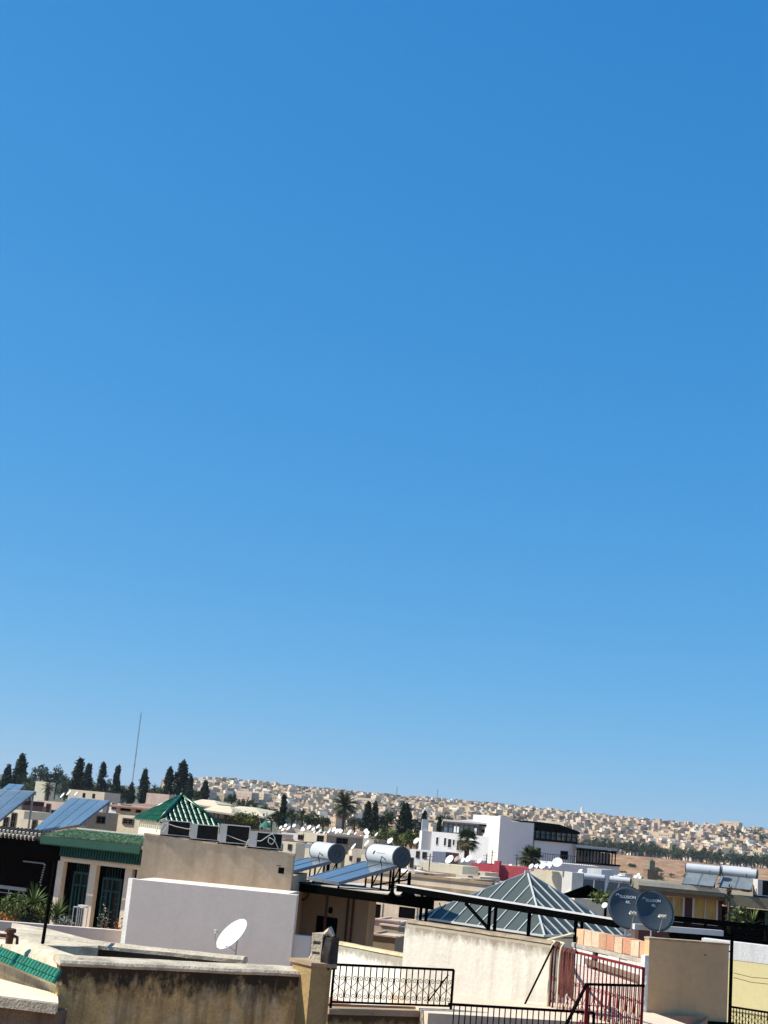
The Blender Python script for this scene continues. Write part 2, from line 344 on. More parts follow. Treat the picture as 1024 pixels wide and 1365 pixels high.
# ---------------------------------------------------------------- kits
def window(fr, parent, u, v, w, h, pane='pane', frame='frame', bars=(1, 0), fw=.06, name='window', proud=.03):
    """opening centred at (u, v) on a wall frame: surround + mullions, pane a sub-part"""
    m = MB(); x0, x1, z0, z1 = u - w / 2, u + w / 2, v - h / 2, v + h / 2
    m.box(fr, x0 - fw, x0, -proud, .02, z0 - fw, z1 + fw); m.box(fr, x1, x1 + fw, -proud, .02, z0 - fw, z1 + fw)
    m.box(fr, x0, x1, -proud, .02, z1, z1 + fw); m.box(fr, x0, x1, -proud - .02, .02, z0 - fw, z0)
    for i in range(1, bars[0] + 1):
        x = x0 + w * i / (bars[0] + 1); m.box(fr, x - fw * .25, x + fw * .25, -proud * .8, -.005, z0, z1)
    for i in range(1, bars[1] + 1):
        z = z0 + h * i / (bars[1] + 1); m.box(fr, x0, x1, -proud * .7, -.004, z - fw * .2, z + fw * .2)
    o = m.build(name, M[frame], parent)
    p = MB(); p.box(fr, x0, x1, -.003, .01, z0, z1); p.build('pane', M[pane], o)
    return o
def house(name, label, A, B, depth, zb, wall, cat='house', group=None, wins=(), par=.4, pt=.22, roof='rooftop', flat=True, frame='framed', pane='dark', bars=(1, 1), trim=None):
    """flat-roofed block: front top edge from A to B; wins = (cx, cy, w, h) in photo pixels on the front"""
    fr = wall_fr(A, B); L = fr.L; zt = 0.0; b = (B.z - A.z)
    O = Vector((A.x, A.y, A.z)); fr.O = O
    t = thing(name, label, cat, Vector(((A.x + B.x) / 2, (A.y + B.y) / 2, zb)), group)
    m = MB()
    lo = zb - A.z
    def sl(x): return b * x / L
    pts = lambda x0, x1, y0, y1, z0f, z1f: [fr.p(x, y, (z0f if k == 0 else z1f) + (sl(x) if k else 0)) for k in (0, 1) for y in (y0, y1) for x in (x0, x1)]
    FA = [(0, 2, 3, 1), (4, 5, 7, 6), (0, 1, 5, 4), (2, 6, 7, 3), (0, 4, 6, 2), (1, 3, 7, 5)]
    m.add(pts(0, L, 0, pt, lo, 0), FA); m.add(pts(0, L, depth - pt, depth, lo, 0), FA)
    m.add(pts(0, pt, pt, depth - pt, lo, 0), FA); m.add(pts(L - pt, L, pt, depth - pt, lo, 0), FA)
    m.build('wall', M[wall], t)
    r = MB(); r.add(pts(pt, L - pt, pt, depth - pt, -par - .12, -par), FA); r.build('roof', M[roof], t)
    for wn in wins:
        cx, cy, w, h = wn[:4]
        u, v = fr.hit(cx, cy); s = fr.scale(cx, cy)
        window(fr, t, u, v, w * s, h * s, wn[4] if len(wn) > 4 else pane, frame, wn[5] if len(wn) > 5 else bars)
    if trim:
        k = MB(); k.add(pts(-.04, L + .04, -.05, pt + .04, .003, trim[1]), FA); k.build('coping', M[trim[0]], t)
    t['_'] = 0
    return t, fr
# satellite dish: faces -Y, rim radius .5
def dish_proto(mat, label, text=None, elev=38, lnbs=1, aspect=1.06, drop=0.0):
    t = thing('satellite_dish', label, 'satellite dish', Vector((0, 0, 0)))
    e = rad(elev); ax = Vector((0, -math.cos(e), math.sin(e)))          # where it looks
    up = Vector((0, math.sin(e), math.cos(e)))
    C = Vector((0, .06, .62))
    fr = Fr(C, Vector((1, 0, 0)), up, ax)
    R = .5; n = 36; m = MB(); V = []; F = []; rings = 7
    def s(r, back): return .28 * (r / R) ** 2 * .32 - back
    for side in (0, .012):
        base = len(V)
        for k in range(rings + 1):
            r = R * k / rings + (.0 if k else .002)
            for j in range(n):
                w = 2 * math.pi * j / n; V.append(fr.p(r * math.cos(w), r * math.sin(w) * aspect, s(r, side)))
        for k in range(rings):
            for j in range(n): F.append((base + k * n + j, base + k * n + (j + 1) % n, base + (k + 1) * n + (j + 1) % n, base + (k + 1) * n + j))
    o = rings * n; b = (rings + 1) * n
    for j in range(n): F.append((o + j, o + (j + 1) % n, b + o + (j + 1) % n, b + o + j))
    F.append(tuple(range(n))); m.add(V, F); rf = m.build('reflector', M[mat], t, smooth=True, fix=True)
    r = MB(); r.tube([fr.p(R * math.cos(w), R * math.sin(w) * aspect, s(R, .004)) for w in [2 * math.pi * j / n for j in range(n + 1)]], .008, 5, caps=False); r.build('rim', M[mat], rf, smooth=True)
    low = fr.p(0, -R * aspect * .98, .06); foc = fr.p(0, -R * .55, .50)
    a = MB(); a.tube([low, low + ax * .12 - up * .05, foc - up * .06], .011, 6); a.build('feed_arm', M['steel'], t)
    for i in range(lnbs):
        d = Vector(((i - (lnbs - 1) / 2) * .07, 0, 0)) ; l = MB()
        q = foc + d; l.tube([q - ax * -.06, q + ax * -.02, q + ax * -.05, q - up * .05 + ax * .02], [.022, .026, .03, .02], 8); l.build('receiver', M['ac'], t)
    p = MB(); p.tube([Vector((0, .2, -drop)), Vector((0, .2, .55)), fr.p(0, 0, -.05)], .022, 8); p.box(Fr(Vector((0, .2, -drop))), -.09, .09, -.09, .09, 0, .012)
    p.tube([Vector((0, .2, .2)), fr.p(0, -.3, -.02)], .012, 6); p.build('mount', M['steel'], t)
    if text:
        for txt, size, yy in text:
            c = bpy.data.curves.new('lettering', 'FONT'); c.body = txt; c.size = size; c.align_x = 'CENTER'; c.extrude = .002
            tmp = bpy.data.objects.new('lettering_tmp', c); COL.objects.link(tmp)
            dg = bpy.context.evaluated_depsgraph_get(); me = bpy.data.meshes.new_from_object(tmp.evaluated_get(dg))
            bpy.data.objects.remove(tmp)
            for v in me.vertices:
                x, y = v.co.x, v.co.y + yy
                q = fr.p(x, y, s(math.hypot(x, y / aspect), 0) + .006 + v.co.z); v.co = q
            me.materials.clear(); me.materials.append(M['letter'])
            lo = bpy.data.objects.new('lettering', me); COL.objects.link(lo); lo.parent = rf
        k = MB(); k.tube([fr.p(-.25 + .035 * math.cos(w), .30 + .03 * math.sin(w), s(.39, 0) + .006) for w in [i * .45 for i in range(9)]], .007, 5); k.build('emblem', M['letter'], rf)
    return t
# roof solar heater: collector slopes down towards -X, tank along Y behind its top edge
def heater_proto(label, pmat='solar', width=1.9, length=2.0, tilt=22, tankr=.29, tankl=1.75, npan=2, mark=False, legh=.12):
    t = thing('solar_water_heater', label, 'solar heater', Vector((0, 0, 0)))
    a = rad(tilt); fr = Fr(Vector((0, 0, legh)), Vector((-math.cos(a), 0, -math.sin(a))), Vector((0, 1, 0)), Vector((-math.sin(a), 0, math.cos(a))))
    h = length * math.sin(a); fr.O = Vector((0, 0, legh + h))
    pw = width / npan
    for i in range(npan):
        y0 = -width / 2 + i * pw; m = MB()
        for (x0, x1, ya, yb) in ((0, length, y0 + .01, y0 + .045), (0, length, y0 + pw - .045, y0 + pw - .01), (0, .035, y0 + .045, y0 + pw - .045), (length - .035, length, y0 + .045, y0 + pw - .045)):
            m.box(fr, x0, x1, ya, yb, -.04, .045)
        m.box(fr, .035, length - .035, y0 + .045, y0 + pw - .045, -.04, -.02)
        p = m.build('collector_panel', M['alu'], t)
        g_ = MB(); g_.box(fr, .035, length - .035, y0 + .045, y0 + pw - .045, .02, .034); g_.build('glass', M[pmat], p)
    if tankr:
        ct = Vector((tankr * .75, 0, legh + h + tankr * .9)); tf = Fr(ct, Vector((1, 0, 0)), Vector((0, 0, 1)), Vector((0, 1, 0)))
        m = MB(); m.lathe(tf, [(tankr, -tankl / 2 + .02), (tankr, tankl / 2 - .02)], 28); tk = m.build('tank', M['tank'], t, smooth=True)
        if mark:
            k = MB(); sx = -tankr * .86; 
            for q in range(3): k.tube([ct + Vector((-tankr * 1.005 * math.cos(w), y, tankr * 1.005 * math.sin(w))) for w, y in ((.05, .28 + q * .02), (.2, .25 + q * .02), (.35, .22 + q * .02))], .012, 4)
            for q in range(6): k.tube([ct + Vector((-tankr * 1.004 * math.cos(.16), .12 - q * .07, tankr * 1.004 * math.sin(.16))), ct + Vector((-tankr * 1.004 * math.cos(.24), .08 - q * .07, tankr * 1.004 * math.sin(.24)))], .006, 4)
            k.build('marking', M['dishd'], tk)
        for s_ in (-1, 1):
            c = MB(); e = s_ * tankl / 2
            c.lathe(tf, [(tankr * 1.02, e - s_ * .03), (tankr * 1.02, e + s_ * .012), (tankr * .9, e + s_ * .03), (tankr * .42, e + s_ * .03), (tankr * .38, e + s_ * .015), (tankr * .24, e + s_ * .015), (tankr * .2, e + s_ * .035), (.001, e + s_ * .035)], 28); c.build('end_cap', M['tankcap'], t)
        b = MB()
        for y in (-tankl * .32, tankl * .32):
            b.box(Fr(Vector((ct.x, y, 0))), -.16, .16, -.02, .02, legh + h - .02, legh + h + .04)
            b.bar((ct.x - .14, y, 0), (ct.x - .14, y, legh + h), .04); b.bar((ct.x + .14, y, 0), (ct.x + .14, y, legh + h), .04)
            b.bar((ct.x - .14, y, .05), (ct.x + .14, y, legh + h), .025)
        b.box(Fr(Vector((ct.x, 0, 0))), -.16, -.12, -tankl * .32, tankl * .32, 0, .03); b.build('stand', M['black'], t)
        for y in (-tankl * .22,):
            k = MB(); k.tube([ct + Vector((-tankr * .9, y, -.1)), ct + Vector((-tankr - .1, y, -.02)), ct + Vector((-tankr - .12, y, -.15)), ct + Vector((-tankr - .05, y, -.3))], .014, 6); k.build('hose', M['black'], t)
    lg = MB()
    for y in (-width * .4, width * .4):
        lg.bar((0, y, 0), fr.p(0, y, -.04), .035); lg.bar(fr.p(length * .95, y, -.04), Vector((fr.p(length * .95, 0, 0).x, y, 0)), .035)
        lg.bar((0, y, 0.02), (fr.p(length * .95, 0, 0).x, y, 0.02), .03)
    lg.build('support_frame', M['black'], t)
    return t
# outdoor air-conditioner: fan side faces -Y
def ac_proto(label):
    t = thing('air_conditioner', label, 'air conditioner', Vector((0, 0, 0)))
    w, d, h = .80, .32, .62; f = Fr(Vector((0, 0, 0))); m = MB()
    m.box(f, -w / 2, -w / 2 + .19, -d / 2, d / 2, .05, h); m.box(f, -w / 2 + .19, w / 2, -d / 2 + .06, d / 2, .05, h)
    m.box(f, -w / 2 + .19, w / 2, -d / 2, -d / 2 + .06, h - .03, h); m.box(f, -w / 2 + .19, w / 2, -d / 2, -d / 2 + .06, .05, .075); m.box(f, w / 2 - .018, w / 2, -d / 2, -d / 2 + .06, .075, h - .03)
    m.build('casing', M['ac'], t)
    g_ = MB()
    for i in range(14):
        z = .10 + i * .032; g_.box(f, -w / 2 + .195, w / 2 - .035, -d / 2 + .012, -d / 2 + .056, z, z + .018)
    for i in range(1, 5):
        x = -w / 2 + .19 + i * .115; g_.box(f, x, x + .012, -d / 2 + .004, -d / 2 + .011, .09, h - .05)
    g_.box(f, -w / 2 + .192, w / 2 - .02, -d / 2 + .056, -d / 2 + .0595, .077, h - .032); g_.build('fin_grille', M['grille'], t)
    b = MB(); b.box(f, -w / 2 - .02, w / 2 + .02, -.12, -.07, 0, .048); b.box(f, -w / 2 - .02, w / 2 + .02, .07, .12, 0, .048); b.build('base_rail', M['black'], t)
    k = MB(); k.box(f, -w / 2 - .03, -w / 2 - .002, -.1, .1, .10, .30); k.build('valve_cover', M['ac'], t)
    return t
def pole(name, label, a, b, r, mat, cat='pole', group=None):
    m = MB(); m.tube([a, (Vector(a) + Vector(b)) / 2, b], r, 8); o = m.build(name, M[mat]); return tag(o, label, cat, group)
# ---------------------------------------------------------------- plants
def rnd_dir():
    while True:
        v = Vector((random.uniform(-1, 1), random.uniform(-1, 1), random.uniform(-1, 1)))
        if .05 < v.length < 1: return v.normalized()
def leaf(mb, c, size, mi=0):
    a = rnd_dir(); b = a.cross(rnd_dir()); 
    if b.length < .1: b = a.orthogonal()
    b.normalize(); l = size * random.uniform(.6, 1.35); w = l * random.uniform(.35, .6)
    mb.add([c - a * l, c - b * w, c + a * l, c + b * w], [(0, 1, 2, 3)], mi)
def cypress(label, X, Y, zc0, zc1, R, group=None, zg=0, n=620, name='cypress_tree', rag=.35, mat='cypress', shape=0):
    H = zc1 - zc0; t = thing(name, label, 'tree', Vector((X, Y, zg)), group)
    m = MB(); m.tube([Vector((X, Y, zg)), Vector((X, Y, zc0 + H * .4)), Vector((X, Y, zc1 - H * .08))], [R * .13 + .08, R * .09 + .05, .03], 6); m.build('trunk', M['bark'], t)
    c = MB(); cl = []; sd = random.random() * 50
    def prof(u):
        if shape == 1: p = (1 - u) ** .8 * (.75 + .35 * math.sin(u * 26 + sd))       # layered conifer
        elif shape == 2: p = math.sqrt(max(0, 1 - (2 * u - .9) ** 2 / 1.25))
        else: p = min(1, (u + .06) * 4.5) ** .6 * (1 - u ** 2.6) ** .75
        return p
    for i in range(max(30, n // 8)):
        u = random.random() ** .9; w = random.random() * 6.283; bulge = 1 + rag * noise.noise(Vector((math.cos(w) * 1.3, math.sin(w) * 1.3, u * 5 + sd))) * 1.6
        r = R * prof(u) * bulge * math.sqrt(random.uniform(.25, 1))
        cl.append(Vector((X + r * math.cos(w), Y + r * math.sin(w), zc0 + H * u)))
    cr = max(R * .30, H * .03)
    for q in cl:
        for j in range(12): leaf(c, q + Vector((random.gauss(0, 1) * cr * .55, random.gauss(0, 1) * cr * .55, random.gauss(0, 1) * cr * .9)), cr * .85)
    c.build('crown', M[mat], t, fix=False)
    return t
def broadleaf(label, X, Y, zc0, zc1, RX, group=None, zg=0, n=700, name='leafy_tree', mats=('broad', 'olive'), cat='tree'):
    t = thing(name, label, cat, Vector((X, Y, zg)), group); H = zc1 - zc0; c0 = Vector((X, Y, (zc0 + zc1) / 2))
    m = MB(); m.tube([Vector((X, Y, zg)), Vector((X + .05 * RX, Y, zc0 + H * .2)), c0 + Vector((0, 0, H * .2))], [RX * .09 + .06, RX * .07 + .04, .05], 6)
    cl = []
    for i in range(max(14, n // 28)):
        d = rnd_dir(); 
        if d.z < -.5: d.z *= -.5
        k = random.uniform(.45, 1.0); cl.append((c0 + Vector((d.x * RX * k, d.y * RX * k, d.z * H * .5 * k)), random.uniform(.2, .36) * min(RX, H * .6)))
    for q, r in cl[:5]: m.tube([Vector((X, Y, zc0 + H * .15)), q], [RX * .035 + .03, .03], 5)
    m.build('trunk', M['bark'], t)
    c = MB()
    for q, r in cl:
        mi = 0 if random.random() < .55 else 1
        for j in range(28): leaf(c, q + rnd_dir() * r * random.uniform(.4, 1.05), r * .38, mi)
    c.build('crown', [M[x] for x in mats], t, fix=False)
    return t
def frond(mb, O, az, el, L, droop, w, n=9, mi=0):
    p = Vector(O); d = Vector((math.cos(az) * math.cos(el), math.sin(az) * math.cos(el), math.sin(el))); st = L / n; side = Vector((-math.sin(az), math.cos(az), 0))
    for i in range(n):
        q = p + d * st; f = math.sin(math.pi * min(1, (i + .8) / (n + .3))) ** .5 * w
        for s_ in (-1, 1):
            tip = q + side * (s_ * f) + d * st * 1.1 - Vector((0, 0, f * .45)); mb.add([p, p + d * st * .45, tip], [(0, 1, 2)], mi)
            tip2 = tip + d * st * .5; mb.add([p + d * st * .5, q, tip2], [(0, 1, 2)], mi)
        p = q; d = (d - Vector((0, 0, droop / n))).normalized()
def date_palm(label, X, Y, zg, zt, L, group=None, n=46, mats=('palm', 'drypalm')):
    t = thing('date_palm', label, 'palm tree', Vector((X, Y, zg)), group)
    m = MB(); m.tube([Vector((X, Y, zg)), Vector((X + .1, Y, (zg + zt) / 2)), Vector((X, Y, zt))], [.32, .24, .3], 8); m.build('trunk', M['bark'], t)
    c = MB()
    for i in range(n):
        el = random.uniform(-1.0, 1.35); frond(c, Vector((X, Y, zt)), random.random() * 6.283, el, L * random.uniform(.8, 1.1), 1.0 if el > 0 else .5, L * .2, 9, 0 if el > -.15 else 1)
    c.build('crown', [M[x] for x in mats], t, fix=False); return t
def fan_palm(label, X, Y, zg, zt, R, group=None, n=34):
    t = thing('fan_palm', label, 'palm tree', Vector((X, Y, zg)), group)
    m = MB(); m.tube([Vector((X, Y, zg)), Vector((X, Y, zt))], [.34, .26], 8)
    m.build('trunk', M['bark'], t); c = MB()
    for i in range(n):
        el = random.uniform(-.9, 1.4); az = random.random() * 6.283; d = Vector((math.cos(az) * math.cos(el), math.sin(az) * math.cos(el), math.sin(el)))
        h = Vector((X, Y, zt)) + d * R * .5; c.tube([Vector((X, Y, zt)), h], .02, 4)
        up = d.cross(Vector((-math.sin(az), math.cos(az), 0))); sd_ = Vector((-math.sin(az), math.cos(az), 0))
        for k in range(11):
            w = (k - 5) / 5 * 1.9; dd = d * math.cos(w) + sd_ * math.sin(w) - Vector((0, 0, .25 + .1 * random.random()))
            e = h + dd * R * .55; nn = dd.cross(up).normalized() * R * .05; c.add([h - nn, h + nn, e], [(0, 1, 2)], 0 if el > -.3 else 1)
    c.build('crown', [M['palm'], M['drypalm']], t, fix=False); return t
def rosette(label, O, R, group=None, n=60, mat='yucca', name='yucca_plant', stem=.0):
    t = thing(name, label, 'plant', Vector(O), group); c = MB(); O = Vector(O)
    s = MB(); s.tube([O, O + Vector((0, 0, stem + .06))], .05, 6); s.build('stem', M['bark'], t); T = O + Vector((0, 0, stem))
    for i in range(n):
        el = random.uniform(-.15, 1.45); az = random.random() * 6.283; d = Vector((math.cos(az) * math.cos(el), math.sin(az) * math.cos(el), math.sin(el)))
        L = R * random.uniform(.75, 1.1); sd_ = Vector((-math.sin(az), math.cos(az), 0)) * R * .035; p = T; V = []
        for k in range(4):
            f = (1, .95, .6, 0)[k]; V += [p - sd_ * f, p + sd_ * f]; d = (d - Vector((0, 0, .10))).normalized(); p = p + d * L / 3
        c.add(V, [(0, 1, 3, 2), (2, 3, 5, 4), (4, 5, 7, 6)])
    c.build('leaves', M[mat], t, fix=False); return t
def bush(label, O, RX, H, group=None, n=500, mats=('broad', 'olive'), name='shrub', ls=.05):
    t = thing(name, label, 'shrub', Vector(O), group); c = MB(); O = Vector(O); s = MB()
    for i in range(6):
        w = i * 1.05; s.tube([O, O + Vector((math.cos(w) * RX * .5, math.sin(w) * RX * .5, H * .6))], .012, 4)
    s.build('stems', M['bark'], t)
    for i in range(n):
        d = rnd_dir(); k = random.uniform(.4, 1); leaf(c, O + Vector((d.x * RX * k, d.y * RX * k, H * .5 + d.z * H * .5 * k)), ls, random.random() < .5)
    c.build('leaves', [M[x] for x in mats], t, fix=False); return t
def barrel_face(mb, O, e, up, w, h, pitch, cut=None, seg=.3, r=.42, n=5):
    """rows of half-round tiles on a sloped face: e along the eave, up the slope; cut(x) = slope length at x"""
    k = max(2, int(w / pitch)); p = w / k; nrm = e.cross(up).normalized()
    if nrm.z < 0: nrm = -nrm
    for i in range(k):
        x = (i + .5) * p; hh = cut(x) if cut else h
        if hh < .05: continue
        ns = max(1, int(hh / seg)); L = hh / ns
        for j in range(ns):
            V = []; 
            for q, yy, rr in ((0, j * L - .03, r * 1.08), (1, (j + 1) * L, r * .92)):
                for a in range(n + 1):
                    wv = math.pi * a / n; V.append(O + e * (x - math.cos(wv) * p * rr) + up * yy + nrm * (math.sin(wv) * p * rr * .9 + .012 * (1 - q)))
            F = [(a, a + 1, n + 2 + a, n + 1 + a) for a in range(n)] + [tuple(range(n + 1))]
            mb.add(V, F)
def spiral(c, ex, ez, r0, turns, start, n=14):
    return [c + ex * (r0 * (1 - i / n * .8) * math.cos(start + turns * 6.283 * i / n)) + ez * (r0 * (1 - i / n * .8) * math.sin(start + turns * 6.283 * i / n)) for i in range(n + 1)]
def railing(name, label, fr, L, h, nbar, mats='rail', scroll=None, rb=.009, lean=0.0, topw=.045, post=(True, True), bot=True, cat='railing', group=None, scroll_mat=None, slope=0.0):
    """slope: rise of the rails per metre"""
    t = thing(name, label, cat, fr.p(L / 2, 0, 0), group); z = lambda x, q: q + slope * x
    m = MB(); m.bar(fr.p(0, 0, h), fr.p(L, 0, h + slope * L), topw, .035); m.build('top_rail', M[mats], t)
    if bot: m = MB(); m.bar(fr.p(0, 0, .05), fr.p(L, 0, .05 + slope * L), topw * .7, .03); m.build('bottom_rail', M[mats], t)
    for k, xx in ((0, 0), (1, L)):
        if post[k]: m = MB(); m.bar(fr.p(xx, 0, -.05), fr.p(xx, 0, z(xx, h)), .04); m.build('post', M[mats], t)
    for i in range(1, nbar):
        x = L * i / nbar; m = MB(); m.tube([fr.p(x, 0, z(x, .05)), fr.p(x, 0, z(x, h))], rb, 6); m.build('bar', M[mats], t)
    if scroll:
        z0, z1 = scroll; p = L / nbar
        for i in range(nbar // 2):
            x = (2 * i + 1) * p; m = MB(); r = p * .40; zz = slope * x; rr = rb * .6
            for sx in (-1, 1):
                cT = fr.p(x + sx * p * .5, 0, z1 - r + zz); cB = fr.p(x + sx * p * .5, 0, z0 + r + zz)
                m.tube(spiral(cT, fr.ex * sx, fr.ez, r, 1.3, 0, 16), rr, 4, caps=False)
                m.tube(spiral(cB, fr.ex * sx, fr.ez * -1, r, 1.3, 0, 16), rr, 4, caps=False)
                xo = x + sx * (p * .5 + r); zm = (z0 + z1) / 2 + zz
                m.tube([fr.p(xo, 0, z1 - r + zz), fr.p(xo - sx * r * .35, 0, zm + (z1 - z0) * .18), fr.p(x + sx * r * .12, 0, zm), fr.p(xo - sx * r * .35, 0, zm - (z1 - z0) * .18), fr.p(xo, 0, z0 + r + zz)], rr, 4, caps=False)
            m.build('scroll', M[scroll_mat or mats], t)
    return t
mpx = lambda px, py, Y: (P(px + 1, py, Y) - P(px, py, Y)).length
# ================================================================ near roof terrace, bottom left
Z = Vector((0, 0, 1))
A = P(86, 1279, 18); zt = A.z; B = PZ(415, 1295, zt)
M['mould'] = stain_shade_top(mk('mould_stained_plaster', (.58, .375, .15), var=.35, sc=2.8, bump=.7, streak=.85, scol=(.09, .05, .022), sscale=5, patch=.65, pcol=(.68, .54, .36)), zt + .02, .80, (.016, .011, .007), .94, 1.3)
fr = wall_fr(A, B); L = fr.L
t = thing('parapet_wall', 'ochre roof parapet blackened by mould under a thick bright coping, in the left foreground', 'wall', fr.p(L / 2, .3, -6))
m = MB(); m.extrude(fr, -.03, L, [(-.015, -6), (-.015, -3), (-.015, -1.5), (-.015, -1.0), (-.015, -.6), (-.015, -.35), (-.015, -.076), (.5, -.076), (.5, -6)], 60, .02); m.build('wall', M['mould'], t)
m = MB(); m.extrude(fr, -.05, L + .02, [(-.035, -.075), (-.05, -.04), (-.02, -.008), (.1, .012), (.42, .012), (.52, -.01), (.53, -.075)], 60, .022); m.build('coping', M['cap'], t, smooth=False)
# roof screed behind it and the second parapet at the back
fl = MB(); C0 = PZ(-70, 1226, zt)
fb = Fr(fr.p(0, 0, 0), fr.ex, fr.ey)
bA = P(84, 1263, 20.3); bA = Vector((bA.x, bA.y, zt - .05)); bA = PZ(20, 1246, zt - .02); bB = PZ(322, 1281, zt - .05)
fb2 = wall_fr(bA, bB)
t = thing('parapet_wall', 'low weathered parapet along the far side of the mould stained roof, dark underneath', 'wall', fb2.p(fb2.L / 2, .2, -.8))
m = MB(); m.extrude(fb2, -.6, fb2.L, [(.02, -.8), (.02, -.07), (.33, -.07), (.33, -.8)], 30, .02)
M['shade_plaster'] = stain_shade_top(mk('shade_dark_plaster', (.22, .15, .09), var=.3, sc=3, bump=.5, patch=.6, pcol=(.07, .05, .035)), zt - .1, .3, (.03, .022, .016), .9, 1.6)  # shade under coping and ledge put into the colour, darkest at the top
m.build('wall', M['shade_plaster'], t)
m = MB(); m.extrude(fb2, -.65, fb2.L + .02, [(0, -.07), (0, -.02), (.1, .02), (.28, .01), (.35, -.07)], 40, .03); m.build('coping', M['cap'], t)
m = MB(); m.prism([fr.p(0, .5, -.75), fr.p(L, .5, -.75), Vector((bB.x - .1, bB.y + .2, zt - .75)), Vector((bA.x - 2.5, bA.y + 1.0, zt - .75))], .2)
tag(m.build('roof', M['rooftop']), 'bare screed roof floor sunk between the mouldy parapet and the dark one behind', 'roof')
m = MB(); zz = zt - .035; m.prism([PZ(16, 1230, zz), PZ(60, 1237, zz), PZ(134, 1255.5, zz), PZ(130, 1263, zz), PZ(40, 1259, zz), PZ(14, 1252, zz)], .6)
tag(m.build('plaster_ledge', M['capw']), 'sunlit wedge shaped plaster ledge at the left end of the far dark parapet', 'ledge')
# rounded whitewashed parapet running away to the left
lA = PZ(6, 1250, zt + .0); fl_ = wall_fr(lA, A); LL = fl_.L      # from the far left end to the corner
t = thing('parapet_wall', 'rounded whitewashed parapet above the green tile eave at the left edge', 'wall', fl_.p(LL / 2, .2, -5))
prof = [(.02, -.55), (.0, -.2), (.03, -.10), (.10, -.02), (.22, .02), (.36, -.01), (.44, -.08), (.46, -.2), (.46, -.55)]
m = MB(); m.extrude(fl_, -.1, LL + .0, prof, 26, .02); m.build('coping', M['capw'], t, smooth=True)
m = MB(); m.box(fl_, -4, LL - .005, .0, .40, -5, -.553); m.box(fl_, -4, -.103, .0, .40, -.553, -.10); m.build('wall', M['cream'], t)
# green tile eave on its face
t = thing('tile_eave', 'short green glazed tile eave with scalloped ends below the rounded parapet', 'eave', fl_.p(LL / 2, -.2, -.4))
m = MB(); slope = Vector((fl_.ey.x, fl_.ey.y, 0)) * .38 + Z * .92; slope.normalize()
barrel_face(m, fl_.p(-3.9, -.07, -.27), fl_.ex, slope, LL + 3.9 + .03, .15, .115, seg=.075, r=.46, n=6)
m.build('tiles', M['tileb'], t, smooth=False)
m = MB()
for i in range(int((LL + 3.95) / .105)):
    x = -3.85 + i * .105; m.tube([fl_.p(x, -.06, -.28), fl_.p(x, -.03, -.34)], [.035, .012], 6)
m.build('tile_ends', M['cream'], t)
m = MB(); m.box(fl_, -3.95, LL + .02, -.03, -.002, -.31, -.27); m.build('corbel', M['cream'], t)
# white ledge slab below
zl = P(77, 1337, 17.4).z
t = thing('ledge', 'thick white plaster ledge slab with a dirty edge at the lower left corner', 'ledge', PZ(30, 1330, zl))
m = MB(); pts = [PZ(78, 1337, zl), PZ(77, 1325, zl), PZ(-60, 1289, zl), PZ(-60, 1320, zl)]
m.prism(pts, .11); m.build('slab', M['cream'], t)
m = MB(); q = [p + Vector((0, .02, -.11)) for p in (pts[0], pts[3])]; wf = wall_fr(q[1], q[0]); m.box(wf, 0, wf.L - .02, 0.1, .35, -4, -.002); m.box(wf, wf.L - .018, wf.L + .12, .1, .35, -4, -.22); m.build('wall', M['shade_plaster'], t)
m = MB(); m.box(wf, 0, wf.L - .01, -.035, -.012, -.02, .095); m.build('edge_band', M['cap'], t)
# iron pole and rusty pipe stub
pole('iron_pole', 'slim black iron pole standing on the parapet in front of the green trimmed villa', PZ(57, 1257, zt + .02), P(73.5, 1150, 20.6), .024, 'rail')
a = PZ(12, 1258, zt); t = thing('chimney_stub', 'rusty broken flue pipe with a collar at the left edge of the roof', 'flue pipe', a)
m = MB(); m.lathe(Fr(a), [(.05, 0), (.055, .10), (.05, .14), (.075, .15), (.075, .19), (.05, .20), (.045, .15)], 12, closed=False); m.build('pipe', M['rust'], t)
m = MB(); m.tube([a + Vector((0, 0, .1)), a + Vector((-.18, 0, .1)), a + Vector((-.22, 0, .02))], .025, 8); m.tube([a + Vector((.03, 0, .11)), a + Vector((.10, 0, .09)), a + Vector((.11, 0, 0))], .022, 8); m.build('elbow', M['rust'], t)
# ---------------------------------------------------------------- ochre pier with the chimney block
A2 = P(416, 1283, 18.9); B2 = P(443, 1285, 19.1); fp = wall_fr(A2, B2)
t = thing('masonry_pier', 'ochre plastered pier between the mouldy parapet and the scroll railing', 'pier', fp.p(fp.L / 2, .2, -5))
m = MB(); m.extrude(Fr(fp.O, fp.ex, fp.ey), 0, fp.L, [(.0, -5), (0, -1), (0, -.05), (.45, -.05), (.45, -5)], 8, .02); m.build('wall', M['ochre'], t)
m = MB(); m.prism([fp.p(-.03, -.03, 0), fp.p(fp.L + .06, -.03, -.02), fp.p(fp.L + .05, .5, 0), fp.p(-.03, .5, 0)], .045); m.build('coping', M['ledge'], t)
cO = PZ(412, 1283, A2.z + .0); cf = wall_fr(cO + Vector((0, .30, 0)), cO + Vector((1, -.20, 0)))
s = mpx(425, 1260, 19.2); w = 14 * s; h = 35 * s
t = thing('chimney_block', 'small concrete block chimney with two slots and a sooty flue on the ochre pier', 'chimney', cf.p(.2, .1, 0))
m = MB(); m.box(cf, 0, .025, 0, .3, -.1, h)
for z0, z1 in ((-.1, h * .24), (h * .34, h * .60), (h * .72, h)): m.box(cf, .025, w, 0, .3, z0, z1)
m.box(cf, .025, w, .06, .3, h * .24, h * .34); m.box(cf, .025, w, .06, .3, h * .60, h * .72); m.box(cf, w, w + .02, 0, .3, -.1, h)
